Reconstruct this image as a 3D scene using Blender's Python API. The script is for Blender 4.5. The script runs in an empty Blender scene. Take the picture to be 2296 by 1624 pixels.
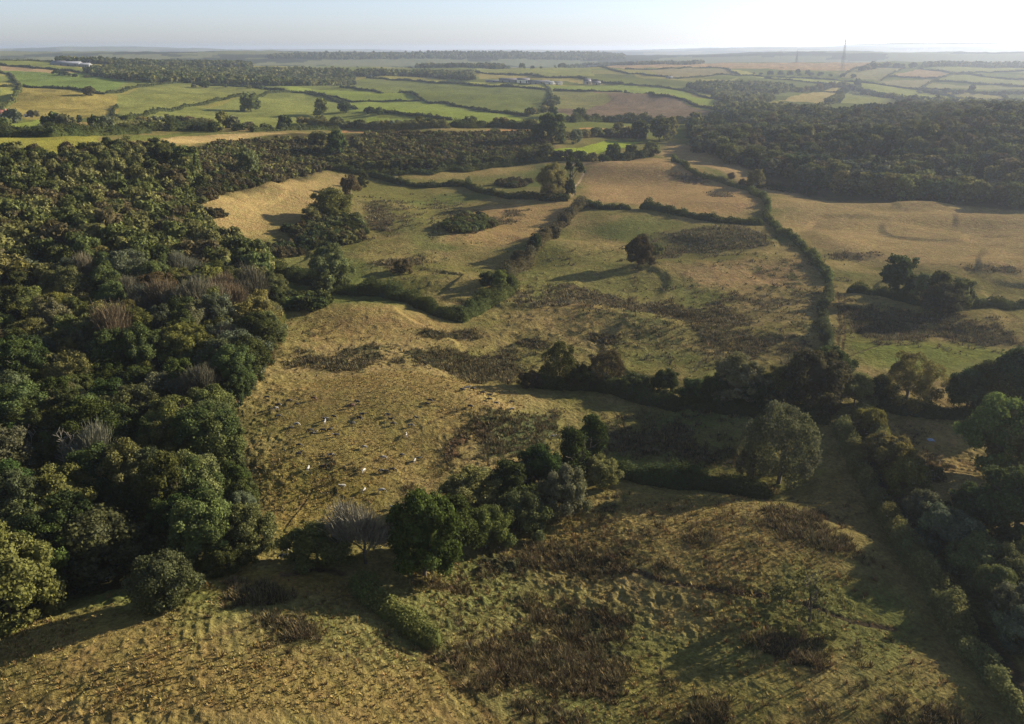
import bpy, math, random
import numpy as np
from mathutils import Vector

R = math.radians
rng = np.random.default_rng(7)
random.seed(7)
sc = bpy.context.scene
col = sc.collection

# ------------------------------------------------------------------ camera
PW, PH = 2296.0, 1624.0            # the frame in which places were measured
F = 1910.0
PITCH = R(20.23)
CAM_H = 125.0
cam_d = bpy.data.cameras.new("camera")
cam_d.sensor_width = 36.0
cam_d.lens = 36.0 * F / PW
cam_d.clip_start = 1.0
cam_d.clip_end = 60000.0
cam = bpy.data.objects.new("camera", cam_d)
cam.location = (0, 0, CAM_H)
cam.rotation_euler = (R(90) - PITCH, 0, 0)
col.objects.link(cam)
sc.camera = cam

# ------------------------------------------------------------------ sky, sun, exposure
SUN_AZ, SUN_EL = R(64.0), R(18.5)        # azimuth to the right of the viewing direction
world = bpy.data.worlds.new("World")
sc.world = world
world.use_nodes = True
wn = world.node_tree.nodes
wl = world.node_tree.links
wn.clear()
sky = wn.new("ShaderNodeTexSky")
sky.sky_type = 'NISHITA'
sky.sun_disc = False
sky.sun_elevation = SUN_EL
sky.sun_rotation = SUN_AZ
sky.altitude = 100.0
sky.air_density = 1.0
sky.dust_density = 0.6
sky.ozone_density = 3.0
hsv = wn.new("ShaderNodeHueSaturation")
hsv.inputs['Saturation'].default_value = 0.62
tintn = wn.new("ShaderNodeMix"); tintn.data_type = 'RGBA'; tintn.blend_type = 'MULTIPLY'
tintn.inputs[0].default_value = 1.0
tintn.inputs[7].default_value = (0.94, 0.98, 1.08, 1)
bg = wn.new("ShaderNodeBackground")
bg.inputs['Strength'].default_value = 0.042
wo = wn.new("ShaderNodeOutputWorld")
wl.new(sky.outputs[0], hsv.inputs['Color'])
wl.new(hsv.outputs[0], tintn.inputs[6])
# the air whitens and brightens towards the horizon
tcw = wn.new("ShaderNodeTexCoord"); sxyz = wn.new("ShaderNodeSeparateXYZ"); wl.new(tcw.outputs['Generated'], sxyz.inputs[0])
hz_ = wn.new("ShaderNodeMapRange"); hz_.interpolation_type = 'SMOOTHERSTEP'
hz_.inputs[1].default_value = 0.0; hz_.inputs[2].default_value = 0.30; hz_.inputs[3].default_value = 1.0; hz_.inputs[4].default_value = 0.0
wl.new(sxyz.outputs[2], hz_.inputs[0])
glow = wn.new("ShaderNodeMix"); glow.data_type = 'RGBA'; glow.blend_type = 'MULTIPLY'
glow.inputs[7].default_value = (1.85, 1.88, 2.1, 1)
wl.new(hz_.outputs[0], glow.inputs[0]); wl.new(tintn.outputs[2], glow.inputs[6])
wl.new(glow.outputs[2], bg.inputs['Color'])
wl.new(bg.outputs[0], wo.inputs['Surface'])

sun_d = bpy.data.lights.new("sun", 'SUN')
sun_d.energy = 5.0
sun_d.angle = R(0.5)
sun_d.color = (1.0, 0.86, 0.66)
sun = bpy.data.objects.new("sun", sun_d)
sdir = Vector((math.sin(SUN_AZ) * math.cos(SUN_EL), math.cos(SUN_AZ) * math.cos(SUN_EL), math.sin(SUN_EL)))
sun.rotation_euler = (-sdir).to_track_quat('-Z', 'Y').to_euler()
col.objects.link(sun)

sc.view_settings.view_transform = 'Standard'
sc.view_settings.look = 'None'
sc.view_settings.gamma = 1.0
sc.view_settings.exposure = 1.18
sc.cycles.use_denoising = True
sc.cycles.sample_clamp_indirect = 3.0
sc.cycles.denoiser = 'OPENIMAGEDENOISE'
sc.cycles.denoising_input_passes = 'RGB_ALBEDO_NORMAL'
sc.cycles.denoising_prefilter = 'NONE'
world.cycles.sampling_method = 'NONE'      # the sky is smooth: leave the direct samples to the sun
sc.cycles.use_light_tree = False
sc.cycles.max_bounces = 5
sc.cycles.diffuse_bounces = 2
sc.cycles.transmission_bounces = 2
sc.cycles.volume_bounces = 1
sc.cycles.transparent_max_bounces = 4

# ------------------------------------------------------------------ noise
_T = np.random.default_rng(3).random((256, 256)).astype(np.float32)

def vnoise(x, y):
    xi = np.floor(x).astype(np.int64); yi = np.floor(y).astype(np.int64)
    fx = (x - xi).astype(np.float32); fy = (y - yi).astype(np.float32)
    fx = fx * fx * (3 - 2 * fx); fy = fy * fy * (3 - 2 * fy)
    a = _T[xi & 255, yi & 255]; b = _T[(xi + 1) & 255, yi & 255]
    c = _T[xi & 255, (yi + 1) & 255]; d = _T[(xi + 1) & 255, (yi + 1) & 255]
    return (a * (1 - fx) + b * fx) * (1 - fy) + (c * (1 - fx) + d * fx) * fy

def noise(x, y, wl_, seed=0, rot=0.6):
    """value noise -1..1 of wavelength wl_ metres"""
    c, s = math.cos(rot + seed), math.sin(rot + seed)
    u = (x * c - y * s) / wl_ + seed * 17.3
    v = (x * s + y * c) / wl_ + seed * 31.7
    return 2 * vnoise(u, v) - 1

def fbm(x, y, wl_, octs=4, seed=0, gain=0.5):
    t = 0; a = 1.0; n = 0
    for i in range(octs):
        t = t + a * noise(x, y, wl_ / (2.03 ** i), seed + i * 1.37)
        n += a; a *= gain
    return t / n

def sstep(a, b, x):
    t = np.clip((x - a) / (b - a), 0, 1)
    return t * t * (3 - 2 * t)

# ------------------------------------------------------------------ picture <-> ground
def ray(X, Y):
    X = np.asarray(X, float); Y = np.asarray(Y, float)
    u = (X - PW / 2) / F; v = -(Y - PH / 2) / F
    dx = u
    dy = math.cos(PITCH) + v * math.sin(PITCH)
    dz = -math.sin(PITCH) + v * math.cos(PITCH)
    h = np.hypot(dx, dy)
    return dx / h, dy / h, dz / h

# relief: per column, the height ('z') or the picture row ('Y') of the ground at a distance
COLS = {
    0:    [(60, 'z', 2), (200, 'z', 0), (300, 'z', 7), (450, 'z', 23), (620, 'z', 44), (730, 'Y', 322), (860, 'Y', 309), (1000, 'Y', 297), (1300, 'Y', 268), (1700, 'Y', 234), (2100, 'Y', 205), (2600, 'Y', 175), (3000, 'Y', 154), (3500, 'Y', 133), (4300, 'z', 20), (6500, 'z', 60), (8500, 'Y', 116), (10500, 'z', 60), (14000, 'z', 40), (21000, 'Y', 106), (28000, 'z', 0)],
    190:  [(60, 'z', 2), (200, 'z', 0), (290, 'z', 5), (450, 'z', 20), (620, 'z', 42), (730, 'Y', 322), (860, 'Y', 308), (1000, 'Y', 294), (1300, 'Y', 268), (1700, 'Y', 236), (2100, 'Y', 205), (2600, 'Y', 176), (3000, 'Y', 160), (3600, 'Y', 142), (4300, 'z', 20), (6500, 'z', 60), (8500, 'Y', 116), (10500, 'z', 60), (14000, 'z', 40), (21000, 'Y', 103), (28000, 'z', 0)],
    380:  [(60, 'z', 2), (250, 'z', 0), (430, 'z', 10), (600, 'z', 30), (720, 'Y', 338), (860, 'Y', 306), (1000, 'Y', 288), (1250, 'Y', 270), (1700, 'Y', 238), (2200, 'Y', 203), (2700, 'Y', 178), (3200, 'Y', 158), (3800, 'Y', 144), (4600, 'z', 10), (6500, 'z', 50), (8500, 'Y', 119), (10500, 'z', 60), (14000, 'z', 40), (21000, 'Y', 104), (28000, 'z', 0)],
    580:  [(60, 'z', 1), (300, 'z', 0), (500, 'z', 3), (657, 'z', 10), (780, 'z', 22), (900, 'Y', 310), (1050, 'Y', 292), (1250, 'Y', 276), (1700, 'Y', 244), (2200, 'Y', 212), (2700, 'Y', 186), (3200, 'Y', 165), (3900, 'Y', 149), (4700, 'z', 0), (6500, 'z', 50), (8200, 'Y', 121), (9500, 'z', 60), (14000, 'z', 40), (21000, 'Y', 107), (28000, 'z', 0)],
    760:  [(60, 'z', 0), (300, 'z', 0), (500, 'z', 2), (657, 'z', 8), (800, 'z', 12), (880, 'z', 17), (1020, 'Y', 297), (1150, 'Y', 288), (1500, 'Y', 266), (1900, 'Y', 236), (2300, 'Y', 208), (2900, 'Y', 182), (3500, 'Y', 163), (4100, 'Y', 151), (4900, 'z', -5), (6000, 'z', 20), (7200, 'Y', 116), (8800, 'z', 50), (14000, 'z', 40), (21000, 'Y', 109), (28000, 'z', 0)],
    1148: [(60, 'z', 0), (300, 'z', 0), (450, 'z', 1), (657, 'z', 5), (860, 'z', 10), (960, 'z', 24), (1050, 'Y', 295), (1200, 'z', 31), (1400, 'Y', 268), (1550, 'z', 20), (1750, 'Y', 242), (2200, 'Y', 205), (2450, 'Y', 186), (3100, 'Y', 167), (3900, 'Y', 151), (4900, 'z', -5), (6000, 'z', 20), (7200, 'Y', 115), (8800, 'z', 50), (14000, 'z', 40), (21000, 'Y', 110), (28000, 'z', 0)],
    1400: [(60, 'z', 0), (300, 'z', 0), (450, 'z', 0), (657, 'z', 5), (860, 'z', 11), (960, 'Y', 350), (1060, 'Y', 318), (1150, 'Y', 296), (1350, 'Y', 276), (1500, 'z', 18), (1850, 'Y', 245), (2200, 'Y', 212), (2500, 'Y', 192), (3100, 'Y', 170), (3900, 'Y', 150), (5000, 'Y', 142), (5700, 'z', 0), (7500, 'Y', 121), (8800, 'z', 50), (14000, 'z', 40), (21000, 'Y', 110), (28000, 'z', 0)],
    1530: [(60, 'z', 0), (300, 'z', 0), (450, 'z', 0), (657, 'z', 5), (860, 'z', 12), (970, 'Y', 352), (1090, 'Y', 322), (1250, 'z', 12), (1500, 'Y', 272), (1700, 'z', 12), (2000, 'Y', 240), (2300, 'Y', 216), (2600, 'Y', 196), (3200, 'Y', 172), (4000, 'Y', 153), (5000, 'Y', 141), (5700, 'z', 0), (8000, 'Y', 116), (9500, 'z', 50), (14000, 'z', 40), (21000, 'Y', 109), (28000, 'z', 0)],
    1910: [(60, 'z', 0), (300, 'z', 0), (500, 'z', 0), (772, 'z', 0), (880, 'z', 6), (1100, 'Y', 335), (1350, 'Y', 285), (1550, 'Y', 263), (1750, 'z', 14), (2200, 'Y', 240), (2700, 'Y', 218), (3200, 'Y', 193), (3800, 'Y', 168), (4400, 'Y', 152), (5200, 'Y', 139), (6000, 'z', 0), (8500, 'Y', 109), (11000, 'z', 70), (14000, 'z', 40), (21000, 'Y', 108), (28000, 'z', 0)],
    2296: [(60, 'z', 0), (300, 'z', 0), (500, 'z', 0), (720, 'z', 0), (800, 'z', 4), (950, 'Y', 345), (1200, 'Y', 285), (1400, 'Y', 258), (1600, 'z', 26), (2200, 'Y', 242), (2700, 'Y', 222), (3200, 'Y', 196), (3800, 'Y', 172), (4400, 'Y', 157), (5200, 'Y', 143), (6000, 'z', 10), (8500, 'Y', 111), (11000, 'z', 70), (14000, 'z', 40), (21000, 'Y', 106), (28000, 'z', 0)],
}
NA, NR = 181, 760
AZT = np.linspace(R(-45), R(45), NA)
LR0, LR1 = math.log(40.0), math.log(30000.0)
LRT = np.linspace(LR0, LR1, NR)
_cols, _az = [], []
for X, ent in sorted(COLS.items()):
    hx, hy, hz = ray(X, 200.0)
    _az.append(math.atan2(hx, hy))
    rr, zz = [], []
    for r, k, v in ent:
        if k == 'Y':
            q = ray(X, v); v = CAM_H + r * float(q[2])
        rr.append(math.log(r)); zz.append(v)
    _cols.append(np.interp(LRT, rr, zz))
_cols = np.array(_cols)
TAB = np.array([[0.0] * NR] * NA)
for j in range(NR):
    TAB[:, j] = np.interp(AZT, _az, _cols[:, j])

def _blur(a, s, axis):
    n = int(3 * s) + 1
    k = np.exp(-0.5 * (np.arange(-n, n + 1) / s) ** 2); k /= k.sum()
    p = [(0, 0), (0, 0)]; p[axis] = (n, n)
    b = np.pad(a, p, mode='edge')
    return np.apply_along_axis(lambda m: np.convolve(m, k, mode='valid'), axis, b)
TAB = _blur(_blur(TAB, 3.5, 1), 6.0, 0)

def z_base(x, y):
    az = np.arctan2(x, y); lr = np.log(np.maximum(np.hypot(x, y), 41.0))
    ia = np.clip((az - AZT[0]) / (AZT[1] - AZT[0]), 0, NA - 1.001)
    ir = np.clip((lr - LR0) / (LRT[1] - LRT[0]), 0, NR - 1.001)
    a = ia.astype(int); r = ir.astype(int); fa = ia - a; fr = ir - r
    return (TAB[a, r] * (1 - fr) + TAB[a, r + 1] * fr) * (1 - fa) + (TAB[a + 1, r] * (1 - fr) + TAB[a + 1, r + 1] * fr) * fa

MOUNDS = []          # (x, y, rx, ry, amp, rot)

def z_s(x, y):
    """smooth ground, no small bumps"""
    z = z_base(x, y)
    for mx, my, rx, ry, am, ro in MOUNDS:
        dx = x - mx; dy = y - my
        u = (dx * math.cos(ro) + dy * math.sin(ro)) / rx
        v = (-dx * math.sin(ro) + dy * math.cos(ro)) / ry
        z = z + am * np.exp(-(u * u + v * v) ** 1.15)
    r = np.hypot(x, y)
    z = z + 3.8 * noise(x, y, 80, 1.1) * sstep(120, 300, r) + 1.3 * noise(x, y, 34, 2.2)
    f = sstep(130, 260, r) * (1 - sstep(620, 900, r))
    z = z + f * (2.3 * sstep(-.09, .09, noise(x, y, 105, 3.3)) + 1.5 * sstep(-.10, .10, noise(x, y, 52, 6.1)))
    z = z + 9.0 * noise(x, y, 420, 4.4) * sstep(1500, 2600, r) + 60 * fbm(x, y, 2300, 3, 5.1) * sstep(5200, 7500, r) + 105 * fbm(x, y, 7000, 3, 7.7) * sstep(9000, 14000, r)
    return z

SM = np.exp(np.linspace(math.log(60), math.log(24000), 1500))

def g(X, Y, rmax=5400.0):
    """ground point seen at picture place X, Y"""
    X = np.atleast_1d(np.asarray(X, float)); Y = np.atleast_1d(np.asarray(Y, float))
    hx, hy, hz = ray(X, Y)
    S = SM[SM < rmax]
    out = np.zeros((len(X), 3))
    for i in range(len(X)):
        px = hx[i] * S; py = hy[i] * S
        d = CAM_H + hz[i] * S - z_s(px, py)
        k = np.nonzero(d < 0)[0]
        if len(k) and k[0] > 0:
            k = k[0]; t = d[k - 1] / (d[k - 1] - d[k]); s = S[k - 1] + t * (S[k] - S[k - 1])
        else:
            s = S[np.argmin(d / S)]
        x = hx[i] * s; y = hy[i] * s
        out[i] = (x, y, float(z_s(np.array([x]), np.array([y]))[0]))
    return out

def gp(pts, rmax=5400.0):
    a = np.array(pts, float)
    return g(a[:, 0], a[:, 1], rmax)

def add_mound(X, Y, rx, ry, am, ro=0.0):
    p = g([X], [Y])[0]
    MOUNDS.append((p[0], p[1], rx, ry, am * 1.9, R(ro)))

for m in [(500, 1600, 66, 44, 7.5, 12), (2000, 340, 80, 60, 6, 0), (1750, 330, 60, 50, 4, 0), (2250, 300, 90, 60, 6, 0), (1400, 610, 45, 25, 2.0, 0), (820, 600, 34, 18, 2.0, 0), (1150, 590, 40, 18, -2.0, 0), (1280, 560, 40, 20, 2, 0), (2120, 640, 40, 14, -1.6, 0), (1650, 460, 60, 24, 2.5, 0), (150, 228, 160, 90, 7, 0), (480, 232, 170, 90, 9, 10), (1000, 222, 230, 70, 7, -5), (1430, 228, 170, 80, 9, -5), (900, 260, 200, 60, 5, 0), (900, 905, 48, 26, 4.0, 8), (740, 1040, 26, 22, 2.0, 0),
          (800, 715, 42, 20, 3.5, -12), (1400, 735, 44, 18, 4.0, -14), (1250, 745, 26, 12, 1.5, 0),
          (1700, 600, 50, 22, 2.5, 5), (1760, 720, 30, 22, 2.0, 0), (950, 510, 50, 30, 2.5, 0),
          (1000, 640, 30, 16, 2.2, -20), (1420, 385, 60, 40, 4.0, 0), (1560, 395, 50, 30, 3.0, 0),
          (650, 440, 50, 28, 3.5, 20), (1900, 560, 70, 30, 3.0, -8), (2100, 500, 80, 26, 3.0, -6),
          (1600, 1240, 40, 26, 2.5, -8), (1980, 1560, 26, 16, 1.8, -10), (1500, 1600, 34, 18, 2.0, 0),
          (1990, 790, 26, 18, 2.0, 0), (2250, 600, 60, 20, 2.5, 0),
          (1120, 1480, 40, 26, -2.2, 20), (1640, 700, 40, 26, -2.0, 0), (940, 380, 60, 30, 3, 0), (1990, 470, 60, 18, 2.5, 0)]:
    add_mound(*m)

# ------------------------------------------------------------------ helpers for objects and materials
def tag(o, label=None, cat=None, group=None, kind=None):
    if label: o['label'] = label
    if cat: o['category'] = cat
    if group: o['group'] = group
    if kind: o['kind'] = kind
    return o

def mesh_np(name, V, Fc, mat=None, colr=None, smooth=False):
    """mesh from numpy: V (n,3), Fc (m,k) all with k corners; colr (n,3) point colours"""
    me = bpy.data.meshes.new(name)
    V = np.ascontiguousarray(V, np.float32); Fc = np.ascontiguousarray(Fc, np.int32)
    me.vertices.add(len(V)); me.vertices.foreach_set("co", V.ravel())
    k = Fc.shape[1]
    me.loops.add(Fc.size); me.loops.foreach_set("vertex_index", Fc.ravel())
    me.polygons.add(len(Fc)); me.polygons.foreach_set("loop_start", np.arange(0, Fc.size, k, dtype=np.int32))
    if smooth:
        me.polygons.foreach_set("use_smooth", np.ones(len(Fc), bool))
    me.update(calc_edges=True)
    if colr is not None:
        a = me.color_attributes.new("Tint", 'FLOAT_COLOR', 'POINT')
        c = np.ones((len(V), 4), np.float32); c[:, :3] = colr
        a.data.foreach_set("color", c.ravel())
    if mat: me.materials.append(mat)
    return me

def link(name, me, parent=None, loc=(0, 0, 0)):
    o = bpy.data.objects.new(name, me)
    o.location = loc
    if parent: o.parent = parent
    col.objects.link(o)
    return o

def empty(name, loc, rz=0.0):
    o = bpy.data.objects.new(name, None)
    o.location = loc; o.rotation_euler = (0, 0, rz)
    o.empty_display_size = 1.0
    col.objects.link(o)
    return o

def newmat(name):
    m = bpy.data.materials.new(name); m.use_nodes = True
    nt = m.node_tree; nt.nodes.clear()
    out = nt.nodes.new("ShaderNodeOutputMaterial")
    return m, nt, out

def foliage_mat(name, transl=0.30, tintamt=1.0):
    m, nt, out = newmat(name)
    N, L = nt.nodes, nt.links
    oi = N.new("ShaderNodeObjectInfo")
    at = N.new("ShaderNodeAttribute"); at.attribute_name = "Tint"
    mu = N.new("ShaderNodeMix"); mu.data_type = 'RGBA'; mu.blend_type = 'MULTIPLY'; mu.inputs[0].default_value = 1
    L.new(oi.outputs['Color'], mu.inputs[6]); L.new(at.outputs['Color'], mu.inputs[7])
    nz = N.new("ShaderNodeTexNoise"); nz.inputs['Scale'].default_value = 0.9; nz.inputs['Detail'].default_value = 3
    geo = N.new("ShaderNodeNewGeometry")
    L.new(geo.outputs['Position'], nz.inputs['Vector'])
    mr = N.new("ShaderNodeMapRange"); mr.inputs[1].default_value = .3; mr.inputs[2].default_value = .7
    mr.inputs[3].default_value = 0.75; mr.inputs[4].default_value = 1.25
    L.new(nz.outputs['Fac'], mr.inputs[0])
    hs = N.new("ShaderNodeHueSaturation"); L.new(mu.outputs[2], hs.inputs['Color']); L.new(mr.outputs[0], hs.inputs['Value'])
    df = N.new("ShaderNodeBsdfDiffuse"); L.new(hs.outputs[0], df.inputs['Color'])
    tr = N.new("ShaderNodeBsdfTranslucent"); L.new(hs.outputs[0], tr.inputs['Color'])
    mx = N.new("ShaderNodeMixShader"); mx.inputs[0].default_value = transl
    L.new(df.outputs[0], mx.inputs[1]); L.new(tr.outputs[0], mx.inputs[2])
    L.new(mx.outputs[0], out.inputs['Surface'])
    return m

def plain_mat(name, rgb, rough=0.8, scale=3.0, var=0.15, metal=0.0):
    m, nt, out = newmat(name)
    N, L = nt.nodes, nt.links
    p = N.new("ShaderNodeBsdfPrincipled"); p.inputs['Roughness'].default_value = rough; p.inputs['Metallic'].default_value = metal
    nz = N.new("ShaderNodeTexNoise"); nz.inputs['Scale'].default_value = scale; nz.inputs['Detail'].default_value = 4
    tc = N.new("ShaderNodeTexCoord"); L.new(tc.outputs['Object'], nz.inputs['Vector'])
    mr = N.new("ShaderNodeMapRange"); mr.inputs[3].default_value = 1 - var; mr.inputs[4].default_value = 1 + var
    L.new(nz.outputs['Fac'], mr.inputs[0])
    hs = N.new("ShaderNodeHueSaturation"); hs.inputs['Color'].default_value = (*rgb, 1); L.new(mr.outputs[0], hs.inputs['Value'])
    L.new(hs.outputs[0], p.inputs['Base Color']); L.new(p.outputs[0], out.inputs['Surface'])
    return m

M_FOL = foliage_mat("foliage", 0.28)
M_TWIG = foliage_mat("twigs", 0.05)
M_BARK = plain_mat("bark", (0.10, 0.085, 0.065), 0.9, 1.5, .3)
M_DEADWOOD = plain_mat("dead_wood", (0.28, 0.26, 0.21), 0.9, 1.5, .2)
M_RUSH = foliage_mat("rushes", 0.15)

# ------------------------------------------------------------------ ground
DRY = (0.300, 0.232, 0.098); OLV = (0.168, 0.160, 0.052); GRN = (0.105, 0.130, 0.040)
RUSH = (0.056, 0.047, 0.026); LIME = (0.24, 0.285, 0.06); PAST = (0.165, 0.185, 0.05); BRN = (0.20, 0.145, 0.11)
# fields: polygon in the picture frame, colour, weight of the rough-grass noise
FIELDS = [
    ([(0, 150), (110, 160), (180, 163), (290, 180), (262, 200), (215, 204), (45, 192), (20, 170), (0, 165)], (0.12, 0.18, 0.055), .2),
    ([(0, 145), (120, 156), (180, 163), (110, 164), (0, 158)], (0.25, 0.2, 0.13), .2),
    ([(45, 195), (180, 202), (245, 212), (275, 240), (260, 258), (160, 270), (60, 270), (15, 252), (30, 225)], (0.22, 0.205, 0.075), .6),
    ([(0, 195), (30, 200), (28, 225), (0, 250)], (0.19, 0.22, 0.07), .3),
    ([(270, 212), (345, 195), (430, 190), (585, 202), (540, 216), (350, 245), (275, 264), (262, 235)], (0.165, 0.195, 0.07), .4),
    ([(280, 268), (350, 250), (540, 217), (680, 210), (690, 230), (740, 262), (650, 282), (360, 282)], (0.165, 0.20, 0.07), .3),
    ([(610, 192), (800, 205), (930, 222), (900, 227), (790, 229), (720, 217), (650, 202)], LIME, .1),
    ([(785, 229), (950, 227), (1168, 267), (1130, 274), (1014, 270), (863, 254), (785, 249)], LIME, .1),
    ([(822, 262), (1012, 272), (1000, 284), (820, 284)], LIME, .1),
    ([(769, 191), (822, 176), (1232, 203), (1237, 241), (1185, 259), (947, 223)], (0.13, 0.165, 0.06), .2),
    ([(830, 173), (1226, 190), (1222, 200), (970, 186), (822, 176)], (0.24, 0.27, 0.08), .1),
    ([(1064, 150), (1313, 150), (1333, 171), (1266, 174), (1064, 162)], (0.19, 0.22, 0.08), .2),
    ([(1074, 165), (1220, 175), (1400, 188), (1330, 190), (1075, 177)], (0.27, 0.25, 0.10), .2),
    ([(1226, 191), (1400, 191), (1533, 205), (1605, 228), (1600, 237), (1533, 226), (1394, 207), (1239, 202)], LIME, .1),
    ([(1240, 204), (1330, 206), (1370, 225), (1320, 245), (1240, 245)], (0.17, 0.185, 0.085), .3),
    ([(1330, 206), (1394, 208), (1533, 230), (1628, 254), (1530, 266), (1300, 266), (1240, 245), (1320, 245), (1370, 225)], (0.155, 0.128, 0.10), .4),
    ([(1310, 150), (1500, 143), (1965, 139), (1965, 148), (1900, 160), (1700, 155), (1500, 152), (1400, 156)], (0.30, 0.225, 0.13), .5),
    ([(1430, 155), (1622, 155), (1655, 170), (1500, 175)], (0.21, 0.20, 0.12), .2),
    ([(1629, 156), (1660, 158), (1706, 169), (1660, 170)], (0.28, 0.29, 0.1), .1),
    ([(1520, 182), (1640, 178), (1686, 174), (1600, 184)], (0.24, 0.25, 0.1), .1),
    ([(1686, 171), (1733, 171), (1928, 184), (2035, 198), (2183, 225), (2146, 235), (2029, 230), (1975, 220), (1897, 193), (1827, 186), (1713, 176)], (0.25, 0.29, 0.09), .1),
    ([(1921, 152), (2028, 152), (1988, 171), (1975, 181), (1884, 174)], (0.22, 0.22, 0.12), .2),
    ([(1992, 171), (2062, 154), (2146, 163), (2102, 174)], (0.30, 0.235, 0.15), .2),
    ([(1965, 183), (2096, 176), (2066, 198), (1995, 191)], (0.24, 0.23, 0.13), .2),
    ([(2139, 168), (2296, 181), (2400, 190), (2400, 200), (2296, 193), (2102, 181)], (0.23, 0.26, 0.11), .1),
    ([(2089, 152), (2296, 152), (2400, 152), (2400, 165), (2296, 163), (2163, 164)], (0.24, 0.27, 0.11), .1),
    ([(2069, 198), (2092, 188), (2400, 197), (2400, 202)], (0.24, 0.25, 0.12), .1),
    ([(2049, 200), (2247, 215), (2250, 227), (2190, 225)], (0.27, 0.26, 0.11), .1),
    ([(1877, 230), (1897, 208), (1981, 218), (2015, 225), (1931, 233)], (0.23, 0.26, 0.10), .1),
    ([(1743, 225), (1817, 208), (1877, 194), (1877, 208), (1844, 235), (1810, 228)], (0.31, 0.28, 0.13), .2),
    ([(2163, 230), (2296, 226), (2400, 226), (2400, 238), (2143, 238)], (0.22, 0.26, 0.11), .1),
    ([(1686, 233), (1740, 240), (1713, 248)], (0.33, 0.26, 0.15), .1),
    ([(20, 280), (85, 268), (125, 273), (60, 296), (25, 296)], LIME, .1),
    ([(150, 275), (210, 275), (215, 285), (170, 286)], (0.26, 0.22, .1), .2),
    ([(-120, 313), (230, 306), (210, 352), (-120, 352)], (0.20, 0.215, 0.06), .2),
    ([(470, 303), (640, 297), (653, 303), (560, 309), (430, 322), (360, 322), (400, 306)], (0.31, 0.26, 0.14), .4),
    ([(290, 304), (460, 290), (470, 297), (390, 306), (350, 316), (290, 316)], (0.13, 0.16, 0.055), .2),
    ([(760, 291), (920, 290), (915, 296), (760, 298)], (0.33, 0.22, 0.12), .1),
    ([(1090, 291), (1200, 289), (1200, 292), (1095, 295)], (0.34, 0.22, 0.12), .1),
    ([(1300, 287), (1400, 287), (1400, 290), (1300, 290)], (0.34, 0.22, 0.12), .1),
    ([(1232, 338), (1300, 332), (1353, 317), (1444, 318), (1340, 345), (1259, 353)], (0.23, 0.31, 0.05), .05),
]
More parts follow.
